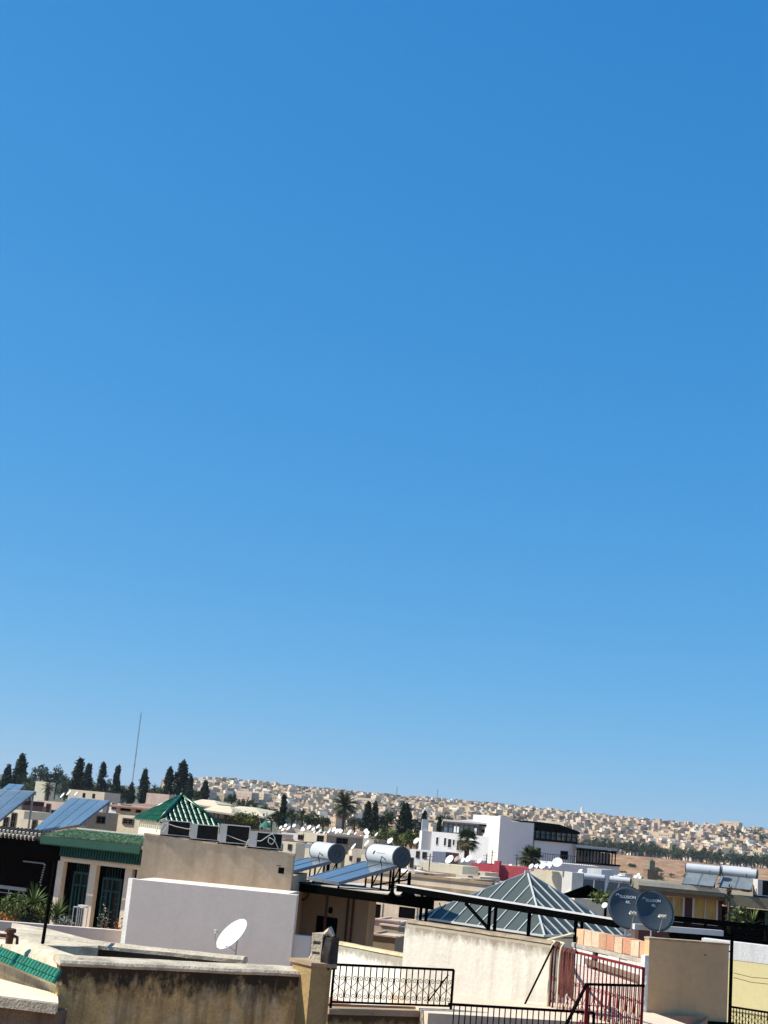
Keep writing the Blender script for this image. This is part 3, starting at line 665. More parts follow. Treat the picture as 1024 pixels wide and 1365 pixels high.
m.build('block', M['cap'], t)
m = MB(); q = cf.moved(w + .02, .0, 0); m.extrude(q, 0, .13, [(0.0, -.1), (-.01, .1), (.0, h * .5), (.02, h * .88), (.1, h * .94), (.24, h * .9), (.26, -.1)], 8, .03, sc=5); m.build('flue', M['soot'], t)
m = MB(); m.tube([q.p(.0, .1, h), q.p(.06, .08, h + .05), q.p(.12, .08, h - .02)], [.05, .06, .03], 7); m.build('flue_cap', M['cap'], t)
# sloping plaster shoulder left of the chimney
sA = PZ(396, 1292, zt + .02); m = MB(); sf = wall_fr(sA + Vector((0, .62, 0)), sA + Vector((1, .62, 0)))
m.extrude(Fr(sf.O, sf.ey, -sf.ex), 0, .3, [(0, -.4), (0, -.05), (-.12, .08), (-.2, .2), (-.24, .2), (-.24, -.4)], 6, .02)
tag(m.build('plaster_shoulder', M['cap']), 'sloping plaster shoulder leaning against the concrete chimney block', 'plaster')
# ---------------------------------------------------------------- scroll railing and the terrace behind it
zf = P(600, 1344, 22.4).z - .06
Z0 = 10.45                                                          # terrace floor
fA = PZ(441, 1340, zf + .02); fB = PZ(601, 1345.5, zf + .02); ff = wall_fr(fA, fB)
hgt = ff.hit(604, 1293)[1]
railing('scroll_railing', 'black wrought iron railing with heart scrolls between straight bars, on the ochre wall', ff, ff.L, hgt, 20, scroll=(hgt * .18, hgt * .74), cat='railing')
m = MB(); m.bar(ff.p(ff.L * .80, .03, .08), ff.p(ff.L * .965, .03, hgt - .08), .016)
tag(m.build('brace_bar', M['rail']), 'thin slanted iron brace behind the right end of the scroll railing', 'brace')
t = thing('terrace_wall', 'ochre terrace wall with a dark stained rim under the scroll railing', 'wall', ff.p(ff.L / 2, 0, -4))
m = MB(); m.extrude(ff, -.05, ff.L + .0, [(-.05, -4), (-.05, -.6), (-.05, -.12), (.18, -.12), (.18, -4)], 24, .015); m.build('wall', stain_shade_top(mk('ochre_plaster_stained', (.36, .24, .10), var=.2, sc=2, streak=.4, scol=(.14, .085, .04), sscale=5, bump=.4), zf - .08, .35, (.05, .03, .015), .9, 1.8), t)
m = MB(); m.extrude(ff, -.05, ff.L + .02, [(-.08, -.12), (-.08, -.04), (.2, -.035), (.2, -.12)], 24, .015); m.build('coping', M['ledge'], t)
# big stained white wall and its lower run
WA = P(541, 1227, 27.0); zw = WA.z; WB = PZ(735, 1256, zw); fw = wall_fr(WA, WB)
M['whitestain'] = stain_shade_top(mk('stained_whitewash', (.74, .69, .57), var=.08, sc=1.2, streak=.55, scol=(.46, .42, .31), sscale=4, patch=.2, pcol=(.6, .55, .42)), zw, .5, (.24, .19, .12), .8, 1.3)
t = thing('rooftop_wall', 'tall whitewashed wall with grey streaks and a rusty top, before the glass pyramid', 'wall', fw.p(fw.L / 2, .1, -4))
m = MB(); m.extrude(fw, 0, fw.L, [(0, -4), (0, -2), (0, -1.2), (0, -.8), (0, -.4), (0, -.1), (.03, -.02), (.28, -.02), (.3, -.1), (.3, -4)], 40, .02); m.build('wall', M['whitestain'], t)
m = MB(); m.extrude(fw, .02, fw.L, [(.0, -.03), (.03, .012), (.26, .015), (.3, -.03)], 40, .025); m.build('coping', mk('rusty_wall_top', (.36, .27, .17), var=.3, sc=4, bump=.5, patch=.6, pcol=(.2, .13, .08)), t)
vA = P(444, 1256.5, 29.6); vB = fw.p(-.0, .05, 0); hv = fw.hit(541, 1275)[1]; vB = Vector((vB.x, vB.y, zw + hv)); fv = wall_fr(vA, vB)
M['whitestain2'] = stain_shade_top(mk('stained_whitewash_low', (.76, .73, .63), var=.1, sc=1.2, streak=.4, scol=(.42, .37, .27), sscale=4), vA.z, .35, (.2, .17, .11), .7, 1.6)
t = thing('rooftop_wall', 'low whitewashed wall with a streaked yellowish top, behind the scroll railing', 'wall', fv.p(fv.L / 2, .1, -4))
m = MB(); sl = (vB.z - vA.z) / fv.L; fs = Fr(fv.O, (fv.ex + Z * sl), fv.ey, Z)
m.extrude(fs, 0, fv.L - .02, [(0, -4), (0, -1), (0, -.5), (0, -.2), (0, -.02), (.2, -.02), (.2, -4)], 30, .02); m.build('wall', M['whitestain2'], t)
m = MB(); m.extrude(fs, 0, fv.L - .02, [(-.02, -.02), (0, .025), (.2, .03), (.23, -.02)], 30, .025); m.build('coping', mk('yellowed_coping', (.62, .50, .28), var=.3, sc=4, bump=.5), t)
m = MB(); m.prism([ff.p(-.3, .18, 0), ff.p(7.2, .18, 0), fw.p(fw.L + 2, 0, Z0 - zw), fw.p(0, 0, Z0 - zw), fv.p(0, 0, Z0 - vA.z)], .2)
tag(m.build('terrace_floor', M['terracotta']), 'reddish brown terrace floor between the scroll railing and the white wall', 'terrace')
m = MB(); m.box(wall_fr(fw.p(0, -.5, 0), fw.p(4, -.5, 0)), 1.4, 3.0, 0, .3, Z0 - zw + .002, Z0 - zw + .16)
tag(m.build('concrete_step', M['ledge']), 'low brown step at the foot of the whitewashed wall', 'step')
# second, lower railing (runs on to the right, cut by the lower edge of the picture)
rA = P(598, 1338.5, 21.6); rB = PZ(792, 1350, rA.z); fr2 = wall_fr(rA, rB); h2 = .95; fr2.O = fr2.O - Z * h2
railing('plain_railing', 'plain black railing with straight bars along the lower edge, right of the ochre wall', fr2, fr2.L, h2, 26, topw=.05, post=(False, True))
m = MB(); q = fr2.moved(-.2, .35, h2 - .17); m.box(q, 0, fr2.L + 2.2, 0, 2.2, -3, -.02)
tag(m.build('stair_landing', M['peach']), 'peach plastered landing behind the plain black railing', 'landing')
pole('prop_pole', 'thin black pole leaning diagonally against the right end of the white wall', PZ(699, 1340, zf), P(738, 1260, 24.0), .017, 'rail')
# ---------------------------------------------------------------- brick wall, red railing, panel wall
KA = P(756, 1233, 27.6); KB = P(865, 1259, 24.9); kz = (KA.z + KB.z) / 2; KA.z = KB.z = kz; fk = wall_fr(KA, KB); LK = fk.L
t = thing('brick_wall', 'unfinished roof wall of orange hollow bricks over whitewashed blocks behind the red railing', 'wall', fk.p(LK / 2, .1, -4))
x0 = fk.hit(769, 1240)[0]; n = 9; bw = (LK - x0 - .02) / n; hb = .27
for i in range(n):
    m = MB(); q = fk.moved(x0 + i * bw, random.uniform(-.012, .012), random.uniform(-.008, .008)); m.box(q, .008, bw - .008, 0, .2, -hb, 0)
    br = m.build('brick', M[('brick', 'brick2', 'brick2', 'brick', 'brick3', 'brick2', 'brick3', 'brick2', 'brick')[i]], t)
m = MB(); m.box(fk, x0, LK - .01, .02, .19, -hb - .015, -.01)
m.extrude(fk, x0 - .15, LK, [(-.012, -hb - .09), (-.012, -hb - .01), (.21, -hb - .01), (.21, -hb - .09)], 20, .02); m.build('mortar', M['mortar'], t)
xx = x0 - .1; zb_ = -hb - .095
for i, w_ in enumerate((.34, .40, .16, .38, .40, .26, .30, .30)):
    if xx + w_ > LK: w_ = LK - xx
    if w_ < .05: break
    if i not in (2,):
        m = MB(); m.box(fk.moved(xx, random.uniform(-.01, .01), 0), .01, w_ - .01, 0, .2, zb_ - .30, zb_); m.build('block', M['blockw'], t)
    xx += w_
m = MB(); m.box(fk, x0 - .15, LK, .06, .19, zb_ - .31, zb_ - .005); m.build('core', M['soot'], t)
m = MB(); m.extrude(fk, x0 - .3, LK, [(.0, -4), (0, -2), (0, zb_ - .9), (0, zb_ - .31), (.2, zb_ - .31), (.2, -4)], 20, .03); m.build('wall', mk('pinkish_rough_plaster', (.66, .54, .47), var=.2, sc=2.2, bump=.5, patch=.5, pcol=(.42, .31, .25)), t)
m = MB(); p0 = fk.hit(782, 1281); p1 = fk.hit(863, 1307); m.bar(fk.p(p0[0], -.03, p0[1]), fk.p(p1[0], -.03, p1[1]), .05, .10)  # bar added for the slanting shadow band on the blockwork
tag(m.build('shadow_band_bar', mk('shadow_band_brown', (.22, .16, .12), var=.3, sc=5)), 'slanting shadow band, built as a brown bar, across the blockwork behind the red railing', 'shadow band')
qA = P(737, 1262, 24.2); qB = P(858, 1291, 22.0); fq = wall_fr(qA, qB); sl = (qB.z - qA.z) / fq.L; hq = 1.25; fq.O = fq.O - Z * hq
t_red = railing('red_railing', 'tall dark red iron railing with scrollwork in its lower half, beside the tan wall', fq, fq.L, hq, 24, mats='redrail', scroll=(.12, hq * .62), topw=.06, slope=sl, rb=.010)
# carpet hung over the railing
c0, c1 = fq.hit(753, 1268)[0], fq.hit(772, 1268)[0]; ct = MB(); nC = 16; mC = 12
for j in range(mC + 1):
    for i in range(nC + 1):
        x = c0 + (c1 - c0) * i / nC; z = hq + sl * x + .045 - j / mC * (.76 + .05 * math.sin(i * .5)); y = -.05 - .016 * math.sin(i * 2.1 + j * .12) - .008 * math.sin(i * .9 - j * .3)
        ct.v.append(fq.p(x, y - (.03 if j else -.02), z))
for j in range(mC):
    for i in range(nC): a = j * (nC + 1) + i; ct.f.append((a, a + 1, a + nC + 2, a + nC + 1)); ct.m.append(0)
o = ct.build('hanging_rug', mk('dark_red_rug', (.13, .04, .03), var=.45, sc=3, streak=.7, scol=(.05, .02, .018), sscale=14)); tag(o, 'narrow dark red rug hung over the top of the red railing', 'rug')
sd = o.modifiers.new('thickness', 'SOLIDIFY'); sd.thickness = .02
# hoses over the left end
for i, (dx, mt, lab) in enumerate(((.06, 'hose', 'cream hose draped over the left end of the red railing, nearest the white wall'), (.20, 'rust', 'brown cable hanging down beside the cream hose at the red railing'), (.33, 'hose', 'cream hose hanging between the brown cable and the rug'))):
    m = MB(); r = .022 if mt == 'hose' else .014
    pts = [fk.p(x0 - .04 + i * .03, -.06, -.10), fk.p(x0 - .12, -.25, -.18), fk.p(x0 - .22 - .05 * i, -.5, -.28), fq.p(dx + .05, -.02, hq + .10), fq.p(dx, -.06, hq + .02), fq.p(dx - .02, -.07, hq - .3), fq.p(dx + .01, -.08, hq - .7), fq.p(dx - .02, -.07, hq - 1.15)]
    S = []
    for k in range(len(pts) - 1):
        for f in range(4): S.append(pts[k].lerp(pts[k + 1], f / 4))
    S = [S[0]] + [(S[k - 1] + S[k] * 2 + S[k + 1]) / 4 for k in range(1, len(S) - 1)] + [S[-1]]
    m.tube(S, r, 7); tag(m.build('hose', M[mt], smooth=True), lab, 'hose')
# black gate frame in front
gA = P(782, 1312, 20.6); gB = P(859, 1314, 20.9); fg = wall_fr(gA, gB)
t = thing('stair_railing', 'black angular stair railing frame with a red post, in front of the red railing', 'railing', fg.p(0, 0, -1.2))
m = MB(); m.bar(fg.p(0, 0, 0), fg.p(fg.L, 0, (gB.z - gA.z)), .035); m.build('top_rail', M['rail'], t)
m = MB(); m.bar(fg.p(0.02, 0, -.02), fg.p(.02, 0, -1.2), .05); m.build('post', M['redrail'], t)
e = P(752, 1372, 19.6); m = MB(); m.bar(fg.p(0, 0, 0), e, .035); m.build('handrail', M['rail'], t)
e2 = P(768, 1372, 20.2); m = MB(); m.bar(fg.p(-.06, 0, -.5), e2, .02); m.build('lower_bar', M['redrail'], t)
for i in range(1, 14):
    m = MB(); m.tube([fg.p(fg.L * i / 14, 0, 0), fg.p(fg.L * i / 14, 0, -1.2)], .009, 6); m.build('bar', M['redrail'] if i % 2 else M['rail'], t)
# tan rendered wall
TA = P(866, 1251.5, 24.6); TB = PZ(972, 1259.5, TA.z); ft = wall_fr(TA, TB)
t = thing('rooftop_wall', 'plain tan rendered wall block right of the bricks, under the two dark dishes', 'wall', ft.p(ft.L / 2, .1, -4))
m = MB(); m.extrude(ft, 0, ft.L, [(0, -4), (0, -1.5), (0, -.5), (0, -.01), (.2, -.01), (.2, -4)], 20, .012); m.build('wall', M['panel'], t)
m = MB(); m.extrude(ft, -.01, ft.L + .01, [(-.012, -.01), (-.008, .02), (.2, .022), (.21, -.01)], 20, .012); m.build('coping', M['ledge'], t)
m = MB(); fj = ft.moved(-.03, -.01, 0)
m.extrude(Fr(fj.O, Z, fj.ey, fj.ex), -3, -.28, [(0, -.045), (-.012, 0), (.0, .035), (.15, .03), (.15, -.05)], 40, .03, sc=4); m.build('ragged_joint', M['blockw'], t)
m = MB(); zb2 = ft.hit(900, 1360)[1]; m.bar(ft.p(-.3, -.06, zb2), ft.p(ft.L + .1, -.06, zb2), .05); m.build('base_bar', M['rail'], t)
s_ = MB(); u, v = ft.hit(940, 1273); s_.lathe(Fr(ft.p(u, -.0, v), ft.ex, Z, -ft.ey), [(.001, .012), (.012, .012), (.014, -.01)], 8); s_.build('bolt_hole', M['soot'], t)
# two dark dishes
used = []; dd = dish_proto('dishd', '', text=(('ILLUSION', .092, .25), ('4K', .10, .13)), elev=24, lnbs=3)
for (px, py, D, Y, rz, lab) in ((838, 1212, 56, 27.2, 2, 'dark grey satellite dish with white lettering, on the left and behind its twin'), (873, 1216, 53, 26.0, 9, 'dark grey satellite dish with white lettering, on the right and in front of its twin')):
    sc = D * mpx(px, py, Y); q = P(px, py, Y); loc = q - Vector((0, 0, .62 * sc))
    place(dd, used, loc, rz, lab, 'dark satellite dishes above the brick wall', sc)
m = MB(); m.prism([fk.p(x0 - .1, .24, -.25), fk.p(LK, .24, -.25), ft.p(ft.L, .24, -.27), ft.p(ft.L, 3.2, -.27), fk.p(x0 - .1, 3.4, -.25)], .2)
tag(m.build('roof_slab', M['rooftop']), 'flat roof slab behind the brick wall that carries the dark dishes', 'roof')
# ---------------------------------------------------------------- black steel beam over the skylight
bA = P(529, 1179, 33.5); bB = P(822, 1226, 27.6); bf = wall_fr(bA, bB); sl = (bB.z - bA.z) / bf.L; be = (bf.ex + Z * sl)
t = thing('steel_pergola', 'long black steel beam with a white top, crossing before the glass pyramid', 'steel frame', bf.p(bf.L / 2, 0, -1.5))
bs = Fr(bf.O, be, bf.ey, Z); m = MB()
m.box(bs, 0, bf.L, 0, .10, -.155, -.02); m.box(bs, 0, bf.L, .5, .58, -.15, -.02)
for i in range(12): m.box(bs, bf.L * i / 11 - .03 * (i > 0), bf.L * i / 11 + .03 * (i < 11), .10, .50, -.14, -.05)
m.build('beam', M['black'], t)
m = MB(); m.box(bs, -.02, bf.L, -.02, 0.16, -.015, .012); m.build('top_sheet', M['frame'], t)
for (px, pb, w, y) in ((561.5, 1222, .07, .05), (569, 1222, .07, .35), (652, 1240, .07, .05), (660, 1240, .07, .3), (705, 1246, .07, .05), (768, 1240, .07, .05), (776, 1240, .06, .4)):
    u, _ = bs.hit(px, pb - 14, y); zb3 = bs.hit(px, pb, y)[1]; z1 = -.25 + 0
    m = MB(); top = bs.p(u, y, -.13); m.bar(top, Vector((top.x, top.y, bs.O.z + zb3 - .3)), w); m.build('post', M['black'], t)
u0 = bs.hit(619, 1199)[0]; b1 = bs.hit(649, 1238); m = MB(); m.bar(bs.p(u0, .05, -.17), bf.p(b1[0], .05, b1[1]), .055); m.build('brace', M['black'], t)
m = MB(); m.tube([bs.p(1.7, -.02, -.25), bs.p(1.75, -.03, -.33), bs.p(1.85, -.03, -.35), bs.p(1.92, -.02, -.26)], .012, 5); m.build('cable_loop', M['black'], t)
# ---------------------------------------------------------------- glass pyramid skylight
pa = P(703, 1164, 37.0)
ch = [P(556, 1221, 37.2), P(688, 1262, 33.6), P(846, 1246, 35.5)]
zc = P(556, 1221, 37.5).z; ctr = Vector((pa.x, pa.y, zc))
l_ = PZ(553, 1222, zc) - ctr; r1 = Vector((-2.95, .35, 0)); 
hd = max(2.6, abs((P(553, 1222, 37.5) - ctr).x)); an = rad(3)
cor = [ctr + Vector((-math.cos(an), -math.sin(an), 0)) * hd, ctr + Vector((math.sin(an), -math.cos(an), 0)) * hd, ctr + Vector((math.cos(an), math.sin(an), 0)) * hd, ctr + Vector((-math.sin(an), math.cos(an), 0)) * hd]
t = thing('glass_skylight', 'large pyramid skylight of grey glass with white glazing bars behind the black beam', 'skylight', Vector((ctr.x, ctr.y, zc - 2)))
gb = MB(); bars = MB()
for i in range(4):
    a, b = cor[i], cor[(i + 1) % 4]; gb.add([a, b, pa], [(0, 1, 2)]); e = (b - a).normalized(); W = (b - a).length; mid = (a + b) / 2; up = (pa - mid); n_ = e.cross(up).normalized(); n_ = n_ if n_.z > 0 else -n_
    for k in range(1, 10):
        x = W * k / 10; f = 1 - abs(x - W / 2) / (W / 2); bars.bar(a + e * x + n_ * .015, a + e * x + up * f + n_ * .015, .020, .03)
    bars.bar(a + n_ * .01, pa + n_ * .01, .035, .05); bars.bar(a + Z * .01, b + Z * .01, .04, .05)
gb.build('glass', M['skyglass'], t); bars.build('glazing_bars', M['skybar'], t)
m = MB(); m.prism([c + (ctr - c) * .02 for c in cor], 3.0, d=Vector((0, 0, -1))); m.v = [v - Z * .06 for v in m.v]; m.build('kerb', M['cream'], t)
m = MB(); m.box(Fr(pa), -.07, .07, -.07, .07, -.03, .06); m.build('apex_cap', M['skybar'], t)
# ================================================================ grey house with the row of air conditioners
gA_ = P(177, 1171.5, 36.0); gB_ = P(396, 1193.5, 35.45); gB_.z = gA_.z = (gA_.z + gB_.z) / 2; fgH = wall_fr(gA_, gB_); LG = fgH.L
t = thing('grey_house', 'grey rendered house wall with a taller tan storey set back above it', 'house', fgH.p(LG / 2, 2, -8))
m = MB(); m.box(fgH, 0, LG, 0, .3, -8, 0); m.box(fgH, .0, LG - .35, .301, 2.4, -8, -.02); m.build('wall', M['grey'], t)
m = MB(); jf = rot_fr(fgH.p(-.005, .05, 0), -38); m.box(jf, -.17, 0, 0, .2, -8, .01); m.build('jamb', M['white'], t)
m = MB(); m.box(fgH, LG - .004, LG + .42, .12, .4, -8, fgH.hit(402, 1248)[1]); m.build('side_wall', M['grey'], t)
uA = P(193, 1111, 38.0); uB = P(392, 1139, 37.6); fu = wall_fr(uA, uB); slu = (uB.z - uA.z) / fu.L; us = Fr(fu.O, fu.ex + Z * slu, fu.ey, Z)
m = MB(); m.extrude(us, 0, fu.L, [(0, -5), (0, -1), (0, -.02), (.25, -.02), (.25, -5)], 24, .008)
m.box(fu, 0, fu.L, .26, 3.2, -5, -.75); m.box(fu.moved(0, .26, 0), 0, .25, 0, 2.9, -.74, -.02)
m.build('upper_wall', M['tan'], t)
m = MB(); m.extrude(us, -.02, fu.L + .02, [(-.015, -.03), (-.01, .012), (.26, .015), (.27, -.03)], 30, .012); m.build('coping', M['tan'], t)
u, v = fu.hit(375, 1160.5); m = MB(); m.box(fu, u - .08, u + .08, -.006, .05, v - .08, v + .08); m.build('opening', M['dark'], t)
m = MB(); m.box(fu, u - .13, u - .02, -.012, 0.0, v + .11, v + .125); m.box(fu, .0, fu.L * .98, -.035, 0.02, fu.hit(290, 1184)[1] - .2, fu.hit(290, 1184)[1] - .14); m.build('crack_and_contact_shade', M['rust'], t)  # short crack mark; the long strip paints the contact shadow at the foot
used = []; ac = ac_proto('')
labs = ('leftmost air conditioner on the tan wall, with white pipes looping before it', 'second air conditioner from the left on the tan wall, with a tall white left side', 'third air conditioner from the left on the tan wall, a wide one', 'rightmost air conditioner on the tan wall, with a white pipe coiled in front')
acs = []
for i, (xa, xb, yt, yb, Y) in enumerate(((212, 250, 1097, 1121, 37.9), (252, 289, 1103, 1127, 37.95), (291, 331, 1102, 1131, 37.95), (332, 376, 1110, 1135, 38.0))):
    c = P((xa + xb) / 2, yb, Y); s_ = (xb - xa) * mpx(xa, yb, Y); u = (c - us.O).dot(fu.ex); c = us.p(u, .17, .02); sc = s_ / .80
    o = place(ac, used, c, math.degrees(math.atan2(fu.ex.y, fu.ex.x)) + 9, labs[i], 'air conditioners on the tan wall', sc); o.scale.z = (yt and (yb - yt - 3) * mpx(xa, yb, Y) / .62); acs.append((c, s_))
for i, (lab, k, co) in enumerate((('white insulated pipe looping in front of the leftmost air conditioner', 0, ((-.50, -.25, .08), (-.44, -.28, .40), (-.25, -.3, .48), (-.18, -.3, .30), (-.3, -.3, .10), (-.38, -.29, .14), (-.3, -.29, .36), (.0, -.3, .28), (.35, -.28, .24), (.5, -.25, .26))),
      ('white insulated pipe coiled in front of the rightmost air conditioner', 3, ((-.5, -.25, .02), (-.44, -.28, .25), (-.1, -.3, .2), (.06, -.3, .34), (.2, -.3, .44), (.3, -.3, .3), (.22, -.3, .14), (.1, -.3, .2), (.12, -.31, .34), (.3, -.3, .24), (.4, -.28, .06))),
      ('thin white pipe running low between the middle air conditioners', 2, ((-.42, -.2, .22), (-.2, -.25, .26), (.1, -.25, .17), (.4, -.23, .1), (.5, -.2, .1))))):
    c, s_ = acs[k]; S = []; co = [Vector(q) for q in co]
    for a in range(len(co) - 1):
        for f in range(4): S.append(co[a].lerp(co[a + 1], f / 4))
    S = S + [co[-1]]; S = [S[0]] + [(S[a - 1] + S[a] * 2 + S[a + 1]) / 4 for a in range(1, len(S) - 1)] + [S[-1]]
    m = MB(); m.tube([c + fu.ex * q.x + fu.ey * (q.y * .75) + Z * q.z for q in S], .011 if i < 2 else .009, 7); tag(m.build('pipe', M['pipe'], smooth=True), lab, 'pipe')
# white dish in front of the grey wall
used = []; dw = dish_proto('dishw', 'white satellite dish seen obliquely in front of the grey wall, receiver to its left', elev=40, lnbs=2, drop=.9)
c = P(305, 1248, 29.5); sc = 48 * mpx(305, 1248, 29.5); place(dw, used, c - Vector((.0, 0, .62 * sc)) + Vector((.05, .1, 0)), -54, dw['label'], None, sc)
m = MB(); m.box(fb2.moved(fb2.L - .2, 2, 0), -2.2, 1.0, 1.0, 11, -2, c.z - 1.50 * sc - fb2.O.z); tag(m.build('roof', M['rooftop']), 'low flat roof between the mouldy parapet and the grey wall, below the white dish', 'roof')
# ================================================================ villa with green tiles
vA_ = P(0, 1110, 43.0); vz = vA_.z; vB_ = PZ(191, 1131, vz - .0); d_ = vB_ - vA_
vB_ = P(191, 1131, 40.9); vB_.z = vz; fV = wall_fr(vA_, vB_); LV = fV.L
t = thing('villa', 'villa with cream pillars, turquoise doors and green tiled eaves at the left', 'house', fV.p(LV / 2, 2, -6))
h = lambda px, py, y=0.: fV.hit(px, py, y)
yR = .55                                                             # pillars stand back under the eave
zfl = h(115, 1238, yR)[1]; 
x55 = h(56, 1118)[0]; xE = h(189, 1130)[0]
# roof tiles and fascia
m = MB(); sl_ = fV.ey * .99 + Z * .11; sl_.normalize(); barrel_face(m, fV.p(x55, -.02, .07), fV.ex, sl_, xE - x55, 1.75, .115, seg=.22); m.build('tiled_roof', M['tileold'], t)
m = MB(); m.box(fV, x55, xE, 1.7, 1.78, .22, .34); m.box(fV, x55, xE, .02, 1.7, -.05, .05); m.build('roof_ridge', M['pillar'], t)
m = MB(); n = int((xE - x55) / .075)
for i in range(n):
    x = x55 + (xE - x55) * i / n; w = (xE - x55) / n; z0 = -.15
    m.add([fV.p(x, -.08, .05), fV.p(x + w, -.08, .05), fV.p(x + w, -.08, z0), fV.p(x + w * .5, -.08, z0 - .06), fV.p(x, -.08, z0), fV.p(x, -.05, .05), fV.p(x + w, -.05, .05), fV.p(x + w, -.05, z0), fV.p(x + w * .5, -.05, z0 - .06), fV.p(x, -.05, z0)], [(0, 1, 2, 3, 4), (9, 8, 7, 6, 5), (2, 3, 8, 7), (3, 4, 9, 8), (0, 1, 6, 5)])
m.build('fascia', M['fascia'], t)
# dotted tile ends of the lower left roof
m = MB(); barrel_face(m, fV.p(-2.5, -.02, -.12), fV.ex, (fV.ey * .9 + Z * .35).normalized(), x55 + 2.5, .75, .15, seg=.25); m.build('tile_edge', M['soot'], t)
m = MB()
for i in range(int((x55 + 2.4) / .15)):
    for j in range(2): x = -2.45 + i * .15 + j * .075; m.tube([fV.p(x, -.06 + j * .2, .0 + j * .10), fV.p(x, -.03 + j * .2, -.13 + j * .08)], [.038, .02], 7)
m.build('tile_ends', M['pillar'], t)
# dark ribbed band under the eave
x80 = h(80, 1140, .3)[0]; xB = h(193, 1145, .3)[0]; zt_, zb_ = h(130, 1128, .3)[1], h(130, 1147, .3)[1]
m = MB(); m.box(fV, -2.5, x80, .32, .40, zb_, -.10); m.build('shade_band', M['dark'], t)  # left run of the tile band, its shade put in as near-black
m = MB(); m.box(fV, x80 + .002, xB, .32, .40, zb_, 0.05)
n = int((xB - x80) / .095)
for i in range(n): x = x80 + (xB - x80) * (i + .5) / n; m.tube([fV.p(x, .30, .0), fV.p(x, .27, zb_ + .03)], [.03, .045], 6)
m.build('tile_band', M['fasciad'], t)
m = MB(); zb2, = (h(130, 1151, .42)[1],); m.box(fV, x80 - .05, xB, .42, .70, zb2 - .05, zb_ - .003)
for i in range(n): x = x80 + (xB - x80) * (i + .5) / n; m.box(fV, x - .02, x + .025, .38, .418, zb_ - .06, zb_ - .005)
m.build('lintel', M['pillar'], t)
for (xt, yt, xb, yb, w) in ((82, 1146, 73, 1208, 8), (126, 1151, 113, 1236, 9), (172, 1155, 162, 1238, 9), (188, 1157, 184, 1180, 8)):
    u = h(xt, yt, yR)[0]; s_ = fV.scale(xt, yt); ub = h(xb, yb, yR)[0]; uu = (u + ub) / 2
    m = MB(); m.box(fV, uu - w * s_ * .5, uu + w * s_ * .5, yR, yR + .2, zfl - .3, zb2 - .053); m.build('pillar', M['pillar'], t)
# back wall, ceiling, floor
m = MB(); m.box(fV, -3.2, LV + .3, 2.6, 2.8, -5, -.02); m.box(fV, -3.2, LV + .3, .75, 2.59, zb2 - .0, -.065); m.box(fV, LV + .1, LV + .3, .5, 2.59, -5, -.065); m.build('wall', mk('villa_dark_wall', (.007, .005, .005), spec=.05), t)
m = MB(); m.box(fV, -3.2, LV, -.6, 2.59, zfl - .4, zfl - .12); m.build('terrace_floor', M['terracotta'], t)
m = MB(); m.box(fV, -3.2, LV + .3, 2.9, 7, -6, -.06); m.build('rear_block', M['cream'], t)
yD = 1.15
for (xa, xb, ya, yb) in ((91, 119, 1160, 1232), (131, 164, 1168, 1238)):
    u0, v1 = h((xa + xb) / 2 - 13, ya, yD); s_ = fV.scale(xa, 1200); u0 = h((xa * 1.0 + 4), 1190, yD)[0]; u1 = h(xb - 3, 1190, yD)[0]; v1 = h((xa + xb) / 2, ya + 2, yD)[1]; v0 = zfl - .11
    m = MB(); w = .045
    m.box(fV, u0, u1, yD, yD + .06, v1 - .07, v1); 
    for x in (u0, (u0 + u1) / 2 - w / 2, u1 - w): m.box(fV, x, x + w, yD, yD + .05, v0, v1 - .07)
    m.box(fV, u0 + w, u1 - w, yD, yD + .04, v1 - .42, v1 - .37)
    for i in range(1, 7): x = u0 + (u1 - u0) * i / 7; m.bar(fV.p(x, yD + .02, v1), fV.p(x, yD + .02, v1 + .28), .014)
    if xa > 120:
        for k, xx in enumerate((u0 + w, u1 - w - .16)):
            m.box(fV, xx + .15, xx + .165, yD + .01, yD + .04, v0, v1 - .42)
            for i in range(7): zz = v0 + (v1 - .42 - v0) * i / 7; m.box(fV, xx, xx + .15, yD + .012, yD + .04, zz, zz + .02)
        m.box(fV, u0 + .3, u1 - .35, yD + .02, yD + .05, v1 - .75, v1 - .425)
    else:
        for i in range(1, 4): x = u0 + (u1 - u0) * i / 4; m.box(fV, x, x + .02, yD + .01, yD + .04, v0, v1 - .42)
    d = m.build('door_frame', M['teal'], t); g_ = MB(); g_.box(fV, u0 + w, u1 - w, yD + .055, yD + .065, v0, v1 - .07); g_.build('glass', M['pane'], d)
# porch rail and chain trim at the far left
m = MB(); z1 = h(10, 1183, .6)[1]
m.box(fV, -3.0, h(36, 1186, .6)[0], .55, .63, z1 - .05, z1 + .05); m.bar(fV.p(-3, .59, z1 - .16), fV.p(h(36, 1186, .6)[0], .59, z1 - .16), .02)
for i in range(5): x = -2.6 + i * .7; m.bar(fV.p(x, .59, z1 - .05), fV.p(x, .59, zfl), .03)
m.build('porch_rail', M['steel'], t)
m = MB(); tr = [h(32, 1148, .5), h(58, 1151, .5), h(60, 1153, .5), h(54, 1176, .5), h(55, 1184, .5)]
for a in range(4):
    p0, p1 = tr[a], tr[a + 1]; k = max(2, int(math.hypot(p1[0] - p0[0], p1[1] - p0[1]) / .07))
    for i in range(k): f = i / k; x, z = p0[0] + (p1[0] - p0[0]) * f, p0[1] + (p1[1] - p0[1]) * f; m.box(fV.moved(x, .5, z), -.02, .02, -.02, .02, -.02, .02)
m.build('awning_trim', M['steel'], t)
